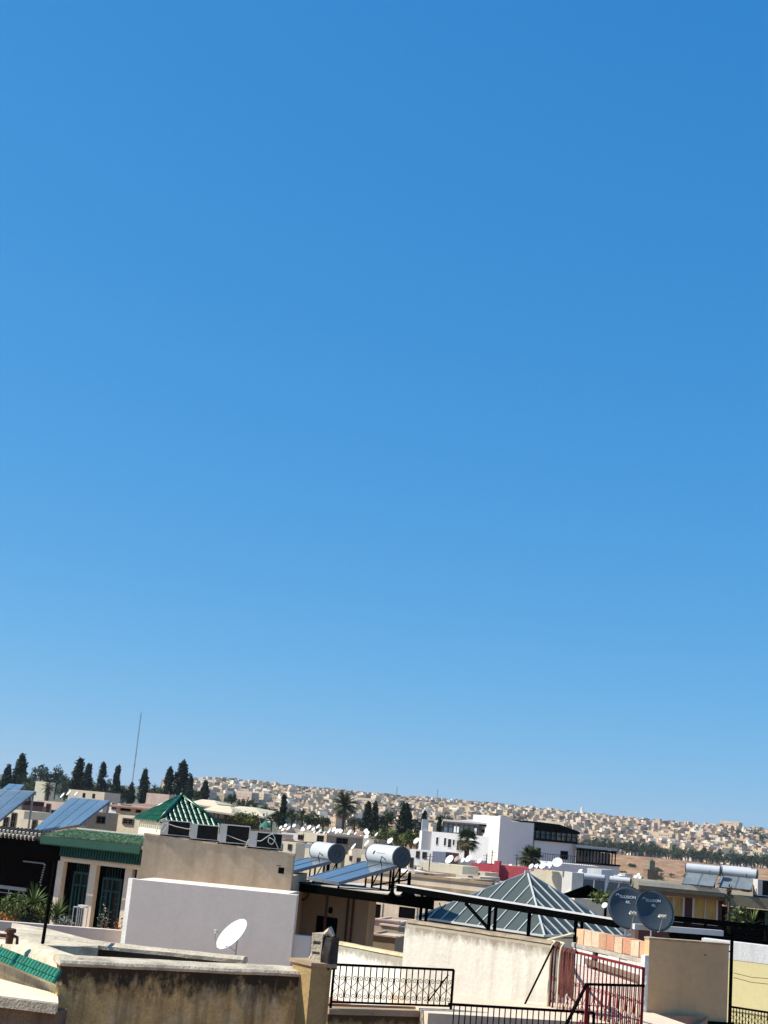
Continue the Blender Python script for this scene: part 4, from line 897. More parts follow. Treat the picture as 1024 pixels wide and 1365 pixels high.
# low grey wall in front of the villa
lA_ = P(26, 1231, 36.6); lB_ = P(168, 1240, 37.0); lA_.z = lB_.z = (lA_.z + lB_.z) / 2; fl2 = wall_fr(lA_, lB_)
t = thing('garden_wall', 'low grey wall before the villa pillars, cracked at its right end', 'wall', fl2.p(fl2.L / 2, 0, -5))
m = MB(); m.box(fl2, -2.5, fl2.L + .02, 0, .25, -5, 0); m.build('wall', mk('grey_low_wall', (.60, .51, .43), bump=.05, var=.08, streak=.3, scol=(.4, .33, .27)), t)
u, v = fl2.hit(165, 1246); m = MB(); m.extrude(Fr(fl2.p(u, -.004, 0), Z, fl2.ey, fl2.ex), -.6, -.02, [(0, -.02), (-.008, .0), (0, .025)], 10, .02, sc=6); m.build('crack', M['soot'], t)
# plants, stand
zp = fV.O.z + zfl - .12
p_ = P(43, 1215, 39.2); rosette('yucca with long upright pointed leaves on the villa terrace, left of the iron pole', Vector((p_.x, p_.y, zp)), .62, 'yuccas on the villa terrace', n=90, stem=P(43, 1205, 39.2).z - zp)
p_ = P(76, 1222, 38.6); rosette('spreading yucca at the foot of the leftmost villa pillar, right of the iron pole', Vector((p_.x, p_.y, zp)), .60, 'yuccas on the villa terrace', n=80, stem=max(.02, P(76, 1222, 38.6).z - zp))
p_ = P(10, 1222, 39.5); bush('yellowish green shrub at the left edge of the villa terrace', Vector((p_.x, p_.y, zp)), .55, P(10, 1190, 39.5).z - zp, n=600, mats=('olive', 'yucca'))
p_ = P(40, 1232, 38.4); bush('dark dense shrub under the yucca behind the low grey wall', Vector((p_.x, p_.y, zp)), .30, P(40, 1212, 38.4).z - zp, n=350, mats=('cypress', 'cypress'))
p_ = P(138, 1236, 38.6); bush('thin pale flowering shrub before the right turquoise door', Vector((p_.x, p_.y, zp)), .22, P(138, 1203, 38.6).z - zp, n=120, mats=('greyleaf', 'pipe'), ls=.04)
p_ = P(160, 1238, 37.6); bush('small plant with orange flowers at the right end of the low grey wall', Vector((p_.x, p_.y, zp)), .24, max(.25, P(162, 1220, 37.6).z - zp), n=150, mats=('olive', 'flower'), ls=.04)
q = P(102, 1233, 38.2); fs_ = Fr(Vector((q.x, q.y, zp)), fV.ex, fV.ey); hs = P(102, 1209, 38.2).z - zp
t = thing('plant_stand', 'white wire plant stand between two villa pillars', 'plant stand', fs_.O); m = MB()
for x in (-.16, -.03, .04, .17):
    m.bar(fs_.p(x, 0, 0), fs_.p(x, 0, hs), .022); m.bar(fs_.p(x, .2, 0), fs_.p(x, .2, hs), .022)
for z in (.08, hs): m.bar(fs_.p(-.16, 0, z), fs_.p(-.03, 0, z), .022); m.bar(fs_.p(.04, 0, z), fs_.p(.17, 0, z), .022); m.bar(fs_.p(-.16, .2, z), fs_.p(.17, .2, z), .02)
m.build('frame', M['frame'], t); m = MB(); m.box(fs_, -.05, .2, .02, .18, hs + .02, hs + .06); m.build('shelf', M['frame'], t)
for (px, py, yt, rx, mats, lab) in ((20, 1228, 1186, .38, ('olive', 'yucca'), 'leafy light green shrub between the left edge shrub and the tall yucca'), (58, 1232, 1198, .34, ('olive', 'broad'), 'mid green shrub between the two yuccas'), (4, 1240, 1214, .4, ('yucca', 'flower'), 'low yellowish flowering plant at the left end of the low grey wall'), (84, 1236, 1222, .3, ('greyleaf', 'pipe'), 'low pale groundcover plant left of the white wire stand')):
    p_ = P(px, py, 38.4); z0 = P(px, py, 38.4).z; bush(lab, Vector((p_.x, p_.y, z0)), rx, P(px, yt, 38.4).z - z0, n=420, mats=mats, ls=.045)
# ================================================================ green tiled pavilion roof behind the air conditioners
Y0 = 47.0; zE = P(220, 1095, 45.6).z; ctr = P(238, 1096, Y0); ctr.z = zE; r_ = 1.58; a0 = math.atan2(-1.5, -.42)
cs = [ctr + Vector((math.cos(a0 + k * math.pi / 2), math.sin(a0 + k * math.pi / 2), 0)) * r_ for k in range(4)]
ap = Vector((ctr.x, ctr.y, P(241, 1062, Y0).z))
t = thing('tiled_pavilion', 'small pavilion with a pyramid roof of glossy green barrel tiles, behind the air conditioners', 'pavilion', ctr - Z * 4)
m = MB(); hip = MB(); und = MB()
for k in range(4):
    a, b = cs[k], cs[(k + 1) % 4]; e = (b - a).normalized(); W = (b - a).length; up = ap - (a + b) / 2; hl = up.length
    barrel_face(m, a - up.normalized() * .06, e, up.normalized(), W, hl, .18, cut=lambda x: hl * (1 - abs(x - W / 2) / (W / 2)) + .05, seg=.24, r=.35, n=6)
    und.add([a - Z * .0, b, ap - Z * .02], [(0, 1, 2)]); hip.tube([a + Z * .04, ap + Z * .05], .06, 8)
m.build('tiled_roof', M['tile'], t); und.build('roof_deck', M['soot'], t); hip.build('hip_tiles', M['tile'], t, smooth=True)
m = MB(); m.lathe(Fr(ap), [(.09, 0), (.07, .08), (.03, .13), (.001, .15)], 10); m.build('finial', M['tile'], t)
m = MB(); cc = [c + (ctr - c) * .10 for c in cs]; m.prism([c - Z * .03 for c in cc], 4); m.build('wall', M['pillar'], t)
m = MB(); cc = [c + (ctr - c) * .03 for c in cs]; m.prism([c - Z * .005 for c in cc], .05); m.build('cornice', M['fasciad'], t)
# ================================================================ brown house under the heaters, peach house
hA = P(388, 1176, 39.5); hB = P(561, 1199, 36.8); hz = (hA.z + hB.z) / 2; fh = wall_fr(hA, hB); LH = fh.L; slh = (hB.z - hA.z) / LH; hs_ = Fr(fh.O, fh.ex + Z * slh, fh.ey, Z)
t = thing('roof_canopy', 'flat black edged canopy roof that carries the two solar water heaters', 'canopy', fh.p(LH / 2, 2, -2))
m = MB(); m.box(hs_, -.2, LH + .35, 0, .12, -.22, 0); m.box(hs_, -.1, LH, 3.9, 4.0, -.2, 0)
for x in (-.1, LH * .33, LH * .66): m.box(hs_, x, x + .1, .12, 3.9, -.16, -.01)
m.build('edge_beam', M['black'], t)
m = MB(); m.box(hs_, -.1, LH * .80, .12, 3.9, .0, .03); m.build('deck', M['rooftop'], t)
for (xt, yt, xb, yb) in ((437, 1187, 431, 1255),):
    u = fh.hit(xt, yt, .05)[0]; zb3 = fh.hit(xb, yb, .05)[1]; m = MB(); m.bar(fh.p(u, .06, slh * u - .24), fh.p(u, .06, -5), .075); m.build('post', M['rust'], t)
m = MB(); u = fh.hit(441, 1198)[0]; m.lathe(Fr(fh.p(u + .06, -.04, slh * u - .62)), [(.02, .12), (.06, .08), (.07, -.02), (.03, -.06)], 8, closed=True); m.build('lamp', M['black'], t)
bw_ = fh.moved(0, .9, 0); xa = bw_.hit(388, 1210)[0]; xb_ = bw_.hit(491, 1215)[0]
t = thing('brown_house', 'brown shaded house wall with a black doorway and two dark pipes under the canopy', 'house', bw_.p(2, 2, -6))
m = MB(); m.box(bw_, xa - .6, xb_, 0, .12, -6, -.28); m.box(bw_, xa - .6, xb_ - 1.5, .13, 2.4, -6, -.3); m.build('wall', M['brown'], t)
u0 = bw_.hit(421, 1240)[0]; u1 = bw_.hit(449, 1240)[0]; v1 = bw_.hit(435, 1222)[1]; m = MB(); m.box(bw_, u0, u1, -.012, .05, -5, v1); 
d = m.build('door', M['dark'], t); m = MB(); m.box(bw_, u0 + .28, u0 + .31, -.03, -.014, -5, v1); m.build('door_bar', M['steel'], d)
u = bw_.hit(397, 1222)[0]; m = MB(); m.box(bw_, u - .08, u + .10, -.012, .05, -5, bw_.hit(397, 1199)[1]); m.build('opening', M['dark'], t)
for px, pb in ((467, 462), (474, 470)):
    u = bw_.hit(px, 1190)[0]; m = MB(); m.tube([bw_.p(u, -.05, -.26), bw_.p(u, -.05, -2), bw_.p(u, -.05, -5)], .03, 8); m.build('drain_pipe', M['rust'], t)
u, v = bw_.hit(410, 1200); m = MB(); m.tube([bw_.p(u + .12, -.1, v + .35), bw_.p(u + .1, -.15, v + .1), bw_.p(u, -.2, v)], .03, 7); m.lathe(Fr(bw_.p(u - .08, -.2, v)), [(.05, .05), (.07, 0), (.02, -.06)], 8, closed=True); m.build('wall_lamp', M['rust'], t)
# heaters
used = []; ht = heater_proto('', mark=True, tilt=17, length=1.75, tankr=.27, tankl=1.4, width=1.7)
q = P(536, 1143, 39.0); c, s = math.cos(rad(25)), math.sin(rad(25))
def put_heater(px, py, Y, rz, lab, proto, used, group, tankr=.27, tankl=1.4, top=None, sc=1.0):
    # (px, py): centre of the near end cap
    q = P(px, py, Y); a = rad(rz); lx, ly, lz = tankr * .75 * sc, -tankl / 2 * sc, (.12 + 1.75 * math.sin(rad(17)) + tankr * .9) * sc
    loc = Vector((q.x - (lx * math.cos(a) - ly * math.sin(a)), q.y - (lx * math.sin(a) + ly * math.cos(a)), q.z - lz)); return place(proto, used, loc, rz, lab, group, sc)
G = 'solar water heaters on the canopy roof'
o1 = put_heater(535.5, 1143, 36.2, 30, 'solar water heater with a marked white tank, right and nearer one on the canopy roof', ht, used, G)
o2 = put_heater(449, 1138, 39.5, 24, 'solar water heater half hidden by the tan wall, left one on the canopy roof', ht, used, G, sc=1.0)
for k in list(o2.children):
    for kk in list(k.children):
        if kk.name.startswith('marking'): bpy.data.objects.remove(kk)
# pole frame right of the heater
m = MB()
for px, yb in ((522, 1198), (544, 1192)):
    a = P(px, yb, 36.6); m.lathe(Fr(a - Z * .05), [(.22, 0), (.05, .22), (.04, .6)], 8, closed=True)
m.bar(P(522, 1180, 36.6), P(544, 1160, 36.8), .03); m.bar(P(497, 1180, 36.6), P(548, 1172, 36.8), .04); m.bar(P(519, 1184, 36.6), P(546, 1182, 36.8), .03)
tag(m.build('heater_footing', M['black']), 'black steel footing with splayed feet under the right end of the nearer heater', 'steel frame')
# peach house
pA = P(478, 1164, 52); pB = P(655, 1177, 49.4); pA.z = pB.z = (pA.z + pB.z) / 2
t, fp_ = house('peach_house', 'peach plastered house with dark windows behind the canopy posts', pA, pB, 3, 0, 'peach', wins=((501.5, 1214.5, 13, 16), (543, 1217, 22, 13)), par=.35, trim=('ledge', .10), frame='peach', bars=(0, 0))
m = MB(); x1 = fp_.hit(657, 1175)[0]
for (ya, yb, dz) in ((1177.5, 1179.5, 0), ):
    z = fp_.hit(560, 1181)[1]; m.box(fp_, .3, x1 - .1, -.06, -.003, z - .08, z + .04)
m.build('string_course', M['ledge'], t)

for (x0_, x1_, yt, Y, mat, lab) in ((492, 531, 1226, 46.5, 'pink', 'small pinkish ledge roof below the windows of the peach house'), (508, 531, 1233, 45.5, 'brown', 'small brown box room at the foot of the peach house'), (484, 527, 1246, 43.0, 'brown', 'low brown wall with a pale top in the gap left of the white wall')):
    a = P(x0_, yt, Y); b = P(x1_, yt + 3, Y - .3); a.z = b.z = (a.z + b.z) / 2
    house('annex', lab, a, b, 2.4, 0, mat, cat='annex', par=.05, pt=.1, trim=('pink', .05))
# ================================================================ right side: pergola, yellow wall, railing
yA = P(968, 1255, 34.4); yB = P(1040, 1262, 33.8); yA.z = yB.z = (yA.z + yB.z) / 2; fy = wall_fr(yA, yB)
t = thing('yellow_wall', 'bright yellow wall with a white band along its top at the right edge', 'wall', fy.p(fy.L / 2, 0, -5))
zs = fy.hit(990, 1281)[1]
m = MB(); m.box(fy, -.6, fy.L + 1.5, 0, .3, -6, zs - .002); m.build('wall', M['yellow'], t)
m = MB(); m.box(fy, -.6, fy.L + 1.5, -.006, .3, zs, 0); m.build('white_band', M['white'], t)
for k, (ya, yb) in enumerate(((1297, 1301), (1303, 1309))):
    m = MB(); a = P(978, ya, 30.3); b = P(1045, yb + 3, 30.3); m.tube([a, a.lerp(b, .35) - Z * .05, a.lerp(b, .7) - Z * .04, b], .006, 5)
    tag(m.build('wire', M['rail']), ('upper', 'lower')[k] + ' of two thin wires slung in front of the yellow wall', 'wire')
a = P(880, 1226, 37.0); pz = a.z
f0 = P(893, 1243, 32.0); pg = [P(886, 1222.5, 38.6), P(1050, 1239, 38.3), P(1050, 1262, 34.9), P(895, 1247, 35.2)]
t = thing('slatted_pergola', 'black slatted steel pergola roof on a tall post at the right edge', 'pergola', (pg[0] + pg[2]) / 2 - Z * 3)
m = MB()
for i in range(4): m.bar(pg[i], pg[(i + 1) % 4], .07, .12)
m.build('frame', M['black'], t)
for i in range(1, 9):
    f = i / 9; m = MB(); m.bar(pg[0].lerp(pg[3], f) + Z * .03, pg[1].lerp(pg[2], f) + Z * .03, .17 if i % 3 else .10, .03); m.build('slat', M['black'], t)
for i in range(1, 6):
    f = i / 6; m = MB(); m.bar(pg[0].lerp(pg[1], f) - Z * .09, pg[3].lerp(pg[2], f) - Z * .09, .06); m.build('rafter', M['black'], t)
m = MB(); m.bar(pg[3] - Z * .30 + Vector((.3, .5, 0)), pg[2] - Z * .32 + Vector((0, .5, 0)), .07); m.build('lower_beam', M['black'], t)
for px, py in ((905, 1250), (922, 1253), (950, 1254)):
    q = P(px, py, (pg[3].y + pg[2].y) / 2); f = (px - 895) / 155; qq = pg[3].lerp(pg[2], f); m = MB(); m.bar(qq, qq - Z * .34, .05); m.build('strut', M['black'], t)
fpz = P(976, 1248, 33.6); e_ = P(973, 1365, 33.6); m = MB(); top = fpz; m.bar(Vector((fpz.x, fpz.y, fpz.z - .05)), Vector((fpz.x, fpz.y, e_.z - 1)), .065); m.build('post', M['black'], t)
m = MB(); m.bar(top, top + Vector((-.25, 0, .05)), .07); m.bar(P(964, 1267.5, 33.6), P(976, 1268.5, 33.6), .03); m.build('bracket', M['black'], t)
m = MB(); f = ft.moved(-.3, .8, 0); m.box(f, .6, 2.4, .5, .6, .06, .16)
tag(m.build('white_beam', M['frame']), 'white painted beam lying behind the top of the tan wall beside the dark dishes', 'beam')
nA = P(974, 1342, 27.0); nB = P(1036, 1345, 26.5); nB.z = nA.z; fn = wall_fr(nA, nB); fn.O = fn.O - Z * .9
railing('balcony_railing', 'black railing with small rings under its top rail, in front of the yellow wall', fn, fn.L, .9, 15, scroll=(.60, .84), post=(False, True))
m = MB(); m.box(Fr(Vector((0, 24.0, 0))), 5.6, 12, 0, 10, 8.4, 9.2); tag(m.build('terrace', M['rooftop']), 'sunlit terrace floor below the yellow wall', 'terrace')
# ================================================================ right brown house with curtains
rA_ = P(862, 1180, 71); rB_ = P(966, 1190, 70.4); rA_.z = rB_.z = (rA_.z + rB_.z) / 2; frH = wall_fr(rA_, rB_)
t = thing('brown_house', 'dark maroon house with gold curtained windows and a pale flat roof edge, at the right', 'house', frH.p(3, 3, -8))
xr = frH.hit(1100, 1204)[0]; s_ = frH.scale(900, 1190)
m = MB(); m.box(frH, -.25, frH.L, 1.0, 8, -8, -.1); m.build('wall', M['maroon'], t)
m = MB(); m.box(frH, -.4, frH.L, -.2, 8, -.22, .14); m.box(frH, -.4, frH.L + .04, .3, 8.2, -.42, -.225); m.build('roof_slab', M['olivebrown'], t)
m = MB(); m.box(frH, -.45, frH.L + .05, -.26, -.203, -.02, .20); m.build('roof_trim', M['cream'], t)
m = MB(); m.box(frH, frH.L + .05, xr, -.1, 8, -.62, -.1); m.build('lower_roof', M['olivebrown'], t)
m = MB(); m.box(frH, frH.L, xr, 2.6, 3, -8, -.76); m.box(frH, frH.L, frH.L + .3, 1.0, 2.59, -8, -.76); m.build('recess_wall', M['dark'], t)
fw_ = frH.moved(0, 1.0, 0)
for (cx, cy, w, hh, n) in ((898, 1211, 24, 30, 1), (940, 1214, 29, 32, 1)):
    u, v = fw_.hit(cx, cy); s2 = fw_.scale(cx, cy); window(fw_, t, u, v, w * s2, hh * s2, 'curtain', 'frame', (n, 0), .10)
u = frH.hit(1020, 1220, 2.0)[0]; m = MB(); m.box(frH, u, u + 1.5, 2.0, 2.3, -6, -.8); m.build('shutter', M['fascia'], t)
p_ = P(985, 1232, 68); zz = P(985, 1238, 68).z
bush('leafy pale shrub in front of the dark recess of the maroon house', Vector((p_.x, p_.y, zz)), .5, 1.15, n=300, mats=('olive', 'greyleaf'), ls=.12)
p_ = P(1003, 1226, 68.3); rosette('small palm like plant beside the pale shrub in the dark recess', Vector((p_.x, p_.y, zz)), .85, n=46, stem=.3, name='potted_palm')
for (px, yb, yt) in ((972, 1210, 1183), ): cypress('thin young conifer rising before the roof edge of the maroon house', P(px, yb, 66).x, 66, P(px, yb, 66).z - 1, P(px, 1182, 66).z, .22, zg=P(px, yb, 66).z - 2, n=200, name='young_conifer')
used = []; hr = heater_proto('', 'solarpale', width=2.1, length=1.9, tilt=23, tankr=.33, tankl=2.3)
G = 'solar water heaters on the maroon house roof'
def put_roof(px, py, Y, rz, lab, zoff=0, sc=1.0): return place(hr, used, P(px, py, Y), rz, lab, G, sc)
zr = rA_.z + .14
for (px, py, lab) in ((936, 1183, 'white tank solar heater on the maroon house roof, left one of the front pair'), (985, 1187, 'white tank solar heater on the maroon house roof, right one of the front pair'), ):
    q = P(px, py, 71.5); q.z = zr; place(hr, used, q, 66, lab, G, .76)
q = P(981, 1176, 81); q.z = zr; place(hr, used, q, 66, 'white tank solar heater behind the right one of the pair on the maroon house roof', G, .76)
a2 = ac_proto('off white air conditioner at the right end of the maroon house roof'); q = P(1020, 1190, 70.5); q.z = zr - .2; a2.location = q; a2.scale = (1.4, 1.4, 1.4); a2.rotation_euler = (0, 0, rad(15))
# ================================================================ dark solar heaters between skylight and dishes
used = []; hd_ = heater_proto('', 'solardark', width=1.9, length=1.9, tilt=40, tankr=.26, tankl=1.8)
G = 'dark solar heaters behind the dark dishes'
for i, (px, py, Y, rz, lab) in enumerate(((791, 1195, 78, 80, 'pale glass solar heater, leftmost of the three behind the dark dishes'), (825, 1199, 77, 66, 'dark solar heater, middle one of the three behind the dark dishes'), (857, 1203, 76.5, 62, 'dark solar heater, rightmost of the three behind the dark dishes'))):
    place(hd_, used, P(px, py, Y), rz, lab, G, .66)
a = P(766, 1196, 76); b = P(868, 1207, 75.6); a.z = b.z = (a.z + b.z) / 2
house('flat_house', 'pale flat house roof that carries the three dark solar heaters', a, b, 9, 0, 'cream', par=.1, wins=())
m = MB(); k = [P(752, 1194, 47), P(785, 1182, 47.4), P(808, 1196, 47)]
m.bar(k[0], k[1], .12); m.bar(k[1], k[2], .10); m.bar(k[0], Vector((k[0].x, k[0].y, k[0].z - 3)), .08); m.bar(k[2], Vector((k[2].x, k[2].y, k[2].z - 3)), .08); m.bar(k[0], k[2], .08)
m.prism([k[0] + Vector((0, .1, 0)), k[1] + Vector((0, .1, 0)), k[2] + Vector((0, .1, 0)), k[2] + Vector((0, 1.6, -.1)), k[0] + Vector((0, 1.6, -.1))], .04)
tag(m.build('lean_to', M['black']), 'black gabled shed frame between the glass pyramid and the left dark dish', 'shed')
bush('low hedge of climbing leaves below the dark solar heaters', P(803, 1207, 46), .5, .5, n=220, mats=('olive', 'broad'), ls=.07, name='climber')
# ================================================================ left: big solar arrays and the houses under them
def array(label, TL, TR, BL, BR, n):
    t = thing('solar_array', label, 'solar panels', (BL + BR) / 2 - Z * 1.2, 'solar arrays at the left')
    for i in range(n):
        a, b, c, d = TL.lerp(TR, (i + .02) / n), TL.lerp(TR, (i + .98) / n), BL.lerp(BR, (i + .98) / n), BL.lerp(BR, (i + .02) / n)
        nn = (b - a).cross(d - a).normalized(); nn = nn if nn.z > 0 else -nn
        m = MB(); w = .03; m.prism([a, b, c, d], .08, d=-nn)
        p = m.build('solar_panel', M['alu'], t)
        ci = (a + b + c + d) / 4; g_ = MB(); q = [ci + (v - ci) * .955 + nn * .006 for v in (a, b, c, d)]; g_.prism(q, .003, d=-nn); g_.build('glass', M['solar'], p)
    m = MB(); lo = min(BL.z, BR.z) - .4
    for q in (TL.lerp(TR, .05), TL.lerp(TR, .5), TL.lerp(TR, .97)): m.bar(q - Z * .1, Vector((q.x, q.y, lo)), .07)
    for f in (.05, .5, .97):
        q = TL.lerp(TR, f); r = BL.lerp(BR, f); m.bar(Vector((q.x, q.y, lo + .9)), Vector((r.x * .75 + q.x * .25, r.y * .75 + q.y * .25, lo + .9)), .05)
    m.bar(TL - Z * .14, TR - Z * .14, .07); m.bar(TL.lerp(BL, .9) - Z * .14, TR.lerp(BR, .9) - Z * .14, .07)
    m.build('support_frame', M['steel'], t); return t
array('wide blue solar array at the left edge, above the dotted tile edge', P(-42, 1050, 64), P(48, 1054.5, 60), P(-100, 1112, 61.5), P(-6, 1098, 58.5), 5)
array('blue solar array of four panels rising behind the mossy tiled villa roof', P(95, 1062.5, 64), P(147, 1067.5, 60), P(38, 1111, 62), P(106, 1099, 58.5), 4)
array('pale whitish solar array behind the leftmost blue one', P(12, 1044.5, 82), P(33, 1046, 79), P(-12, 1062, 80), P(20, 1060, 78), 2)
def blk(name, label, x0, y0, x1, y1, Y0, Y1, depth, mat, **k):
    a = P(x0, y0, Y0); w_ = (x1 - x0) * Y0 / FPX; b = P(x1, y1, Y0 - w_ * (.55 if Y1 < Y0 else -.12)); a.z = b.z = (a.z + b.z) / 2; depth = min(depth, max(2.2, w_ * .7))
    return house(name, label, a, b, depth, k.pop('zb', 0), mat, **k)
blk('plaster_house', 'cream house with a narrow window under the leftmost solar array', -20, 1076, 33, 1081, 74, 70, 6, 'cream', wins=((18, 1095, 5, 16), (8, 1098, 5, 12)), par=.2)
blk('plaster_house', 'brown shaded gable house between the two blue solar arrays', 30, 1072, 57, 1076, 78, 79, 6, 'maroofs', par=.2, trim=('maroon', .25))
blk('plaster_house', 'pinkish house with satellite dishes on its roof between the two blue solar arrays', 50, 1066, 93, 1071, 90, 86, 8, 'pink', wins=((64, 1080, 4, 12), (72, 1084, 6, 5)), par=.2)
blk('plaster_house', 'small cream house low between the two blue solar arrays', 28, 1092, 62, 1095, 66, 64, 4, 'cream', par=.15, wins=((46, 1100, 4, 9),))
blk('plaster_house', 'brown house behind the frame of the four panel solar array', 112, 1080, 160, 1086, 69, 70, 6, 'brown', par=.2, wins=((135, 1093, 10, 7),))
blk('plaster_house', 'cream house behind the left corner of the green pyramid roof', 158, 1086, 214, 1091, 62, 60, 6, 'cream', par=.3, wins=((171, 1095, 12, 4),))
blk('plaster_house', 'small white house with a pale arched roof right of the four panel solar array', 147, 1070, 160, 1071, 96, 95, 5, 'white', par=.2, wins=((153, 1075, 6, 5),))
t, f_ = blk('red_roof_house', 'long low house with a dull red roof and dark openings behind the cream house', 156, 1071, 208, 1078, 92, 90, 7, 'cream', par=.1, wins=((168, 1077, 12, 5), (185, 1080, 5, 4)))
m = MB(); m.prism([f_.p(-.5, -.8, -.1), f_.p(f_.L + .5, -.8, -.1), f_.p(f_.L - .3, 2.6, .22), f_.p(.5, 2.6, .22)], .1); m.build('tiled_roof', M['maroofs'], t)
blk('plaster_house', 'pale house among the trees above the pink house at the left', 48, 1041, 62, 1042.5, 210, 207, 8, 'cream', par=.2)
blk('plaster_house', 'beige house at the foot of the third tall cypress', 92, 1052, 140, 1056, 260, 255, 12, 'peach', par=.3, wins=((112, 1060, 3, 4), (125, 1061, 3, 4)))
blk('plaster_house', 'pale house below the paired cypresses right of the mast', 196, 1056, 226, 1060, 240, 236, 10, 'pink', par=.3)
# ---------------------------------------------------------------- pavilion with canvas canopies
t = thing('roof_restaurant', 'shaded rooftop terrace under three cream canvas canopies, right of the green pyramid roof', 'terrace', P(305, 1105, 130) - Z * 3)
for (xa, ya, xb, yb, up, Y) in ((250, 1070, 292, 1077, 6, 136), (270, 1079, 312, 1085, 7, 131), (300, 1078, 352, 1089, 5, 133)):
    a = P(xa, ya, Y); b = P(xb, yb, Y - .8); f = wall_fr(a, b); b.z = a.z; u = up * f.scale(xa, ya); m = MB()
    c4 = [f.p(0, 0, 0), f.p(f.L, 0, (P(xb, yb, Y - .8).z - a.z)), f.p(f.L, 4, .2), f.p(0, 4, .2)]; r1, r2 = f.p(f.L * .22, 2.0, u), f.p(f.L * .62, 2.0, u)
    for q in ([c4[0], c4[1], r2, r1], [c4[1], c4[2], r2], [c4[2], c4[3], r1, r2], [c4[3], c4[0], r1]): m.poly(q)
    k = MB(); k.prism(c4, .16)
    m.build('canopy', M['canvas'], t, fix=False); k.build('valance', M['canvas'], t)
    for fx in (.03, .35, .68, .97): p = MB(); p.bar(f.p(f.L * fx, .3, -.1), f.p(f.L * fx, .3, -4.5), .14); p.build('post', M['framed'], t)
a = P(262, 1098, 132); b = P(346, 1106, 131); f = wall_fr(a, b); m = MB(); m.box(f, 0, f.L, 0, 5, -8, 0); m.box(f, 0, f.L * .8, 4.5, 5, 0, 2.0); m.build('terrace_wall', M['brown'], t)
m = MB(); m.box(f, 0, f.L, -.1, .0, -.02, .7); m.build('balustrade', M['framed'], t)
for i, (px, py) in enumerate(((313, 1101), (326, 1104), (338, 1106))):
    q = P(px, py, 131); bush(('yellow green', 'rounded', 'small')[i] + ' potted shrub under the canvas canopies', q, .9 - .2 * i, 1.6, n=160, mats=('olive', 'broad'), ls=.16)
q = P(354, 1103, 122); t = thing('parasol', 'closed green parasol at the right end of the canvas canopies', 'parasol', q - Z)
m = MB(); m.lathe(Fr(q), [(.6, 0), (.48, .18), (.25, .4), (.05, .55)], 10); m.build('canopy', M['parasol'], t); m = MB(); m.tube([q - Z * 2, q + Z * 1.3], .05, 6); m.build('pole', M['steel'], t)
# ---------------------------------------------------------------- named houses of the old town
blk('plaster_house', 'bright white house block behind the left solar heater', 376, 1121, 406, 1125, 98, 95, 9, 'white', par=.3, wins=((391, 1146, 11, 5), ), trim=('maroofs', .12))
blk('plaster_house', 'small white house with an awning just left of the left heater tank', 404, 1130, 432, 1134, 84, 81, 6, 'cream', par=.3)
blk('plaster_house', 'cream house with a square window and a barred window among the old town roofs', 397, 1109, 436, 1112.5, 126, 123, 9, 'cream', par=.3, wins=((401, 1116, 6, 4), (427, 1121, 8, 11, 'dark', (2, 2))))
blk('plaster_house', 'brown shaded house with a flat pale roof edge behind the left heater tank', 436, 1112, 484, 1119, 122, 125, 10, 'brown', par=.3, wins=((456, 1121, 14, 6),), trim=('cream', .2))
blk('plaster_house', 'reddish brick box room beside the bright white house block', 405, 1121, 416, 1123, 108, 107, 5, 'ledge', par=.2)
blk('plaster_house', 'pale stone house between the two heater tanks', 470, 1131, 500, 1134, 96, 92, 8, 'rooftop', par=.3, wins=((478, 1148, 3, 6),))
blk('plaster_house', 'cream house with brick toned ledges under the right heater tank', 482, 1139, 500, 1141, 84, 82, 6, 'cream', par=.2)
blk('plaster_house', 'white patterned parapet house right of the right heater tank', 547, 1131, 577, 1135, 104, 102, 7, 'white', par=.5, wins=((557, 1139, 3, 6), (566, 1140, 4, 6)))
blk('plaster_house', 'brown timbered upper room between the white parapet and the dishes', 577, 1134, 612, 1138, 112, 113, 7, 'maroofs', par=.2, wins=((582, 1143, 6, 9), (593, 1144, 4, 7)))
blk('plaster_house', 'cream house with a diagonal shadow below the leaning white dish', 560, 1149, 617, 1154, 84, 79, 7, 'cream', par=.25, zb=0, wins=((549, 1150, 3, 10),))
blk('plaster_house', 'low brown walled terrace house between the cream house and the pyramid skylight', 611, 1171, 662, 1175, 70, 68, 6, 'rooftop', par=.3)
blk('plaster_house', 'long low peach house with a brown parapet behind the black beam', 520, 1163, 615, 1172, 72, 69, 6, 'peach', par=.3, trim=('ledge', .25))
t, f_ = blk('red_house', 'crimson painted house with a projecting ledge, behind the tip of the pyramid skylight', 628, 1149, 712, 1159, 98, 95, 8, 'red', par=.4)
m = MB(); u, v = f_.hit(637, 1160); u2 = f_.hit(660, 1162)[0]; m.box(f_, u, u2, -.6, -.004, v - .12, v + .05); m.build('ledge', M['red'], t)
m = MB(); u = f_.hit(661, 1160)[0]; m.box(f_, u, u + .4, -.35, -.004, -8, .3); m.build('pier', M['red'], t)
blk('plaster_house', 'beige house wall right of the tip of the pyramid skylight', 706, 1158, 762, 1164, 88, 85, 7, 'cream', par=.2)
blk('plaster_house', 'bluish grey metal box room right of the beige wall', 763, 1163, 786, 1165, 84, 85, 4, 'palegrey', par=.1)
blk('plaster_house', 'small white roof room above the leftmost dark solar heater', 783, 1157, 802, 1159, 92, 90, 4, 'white', par=.1)
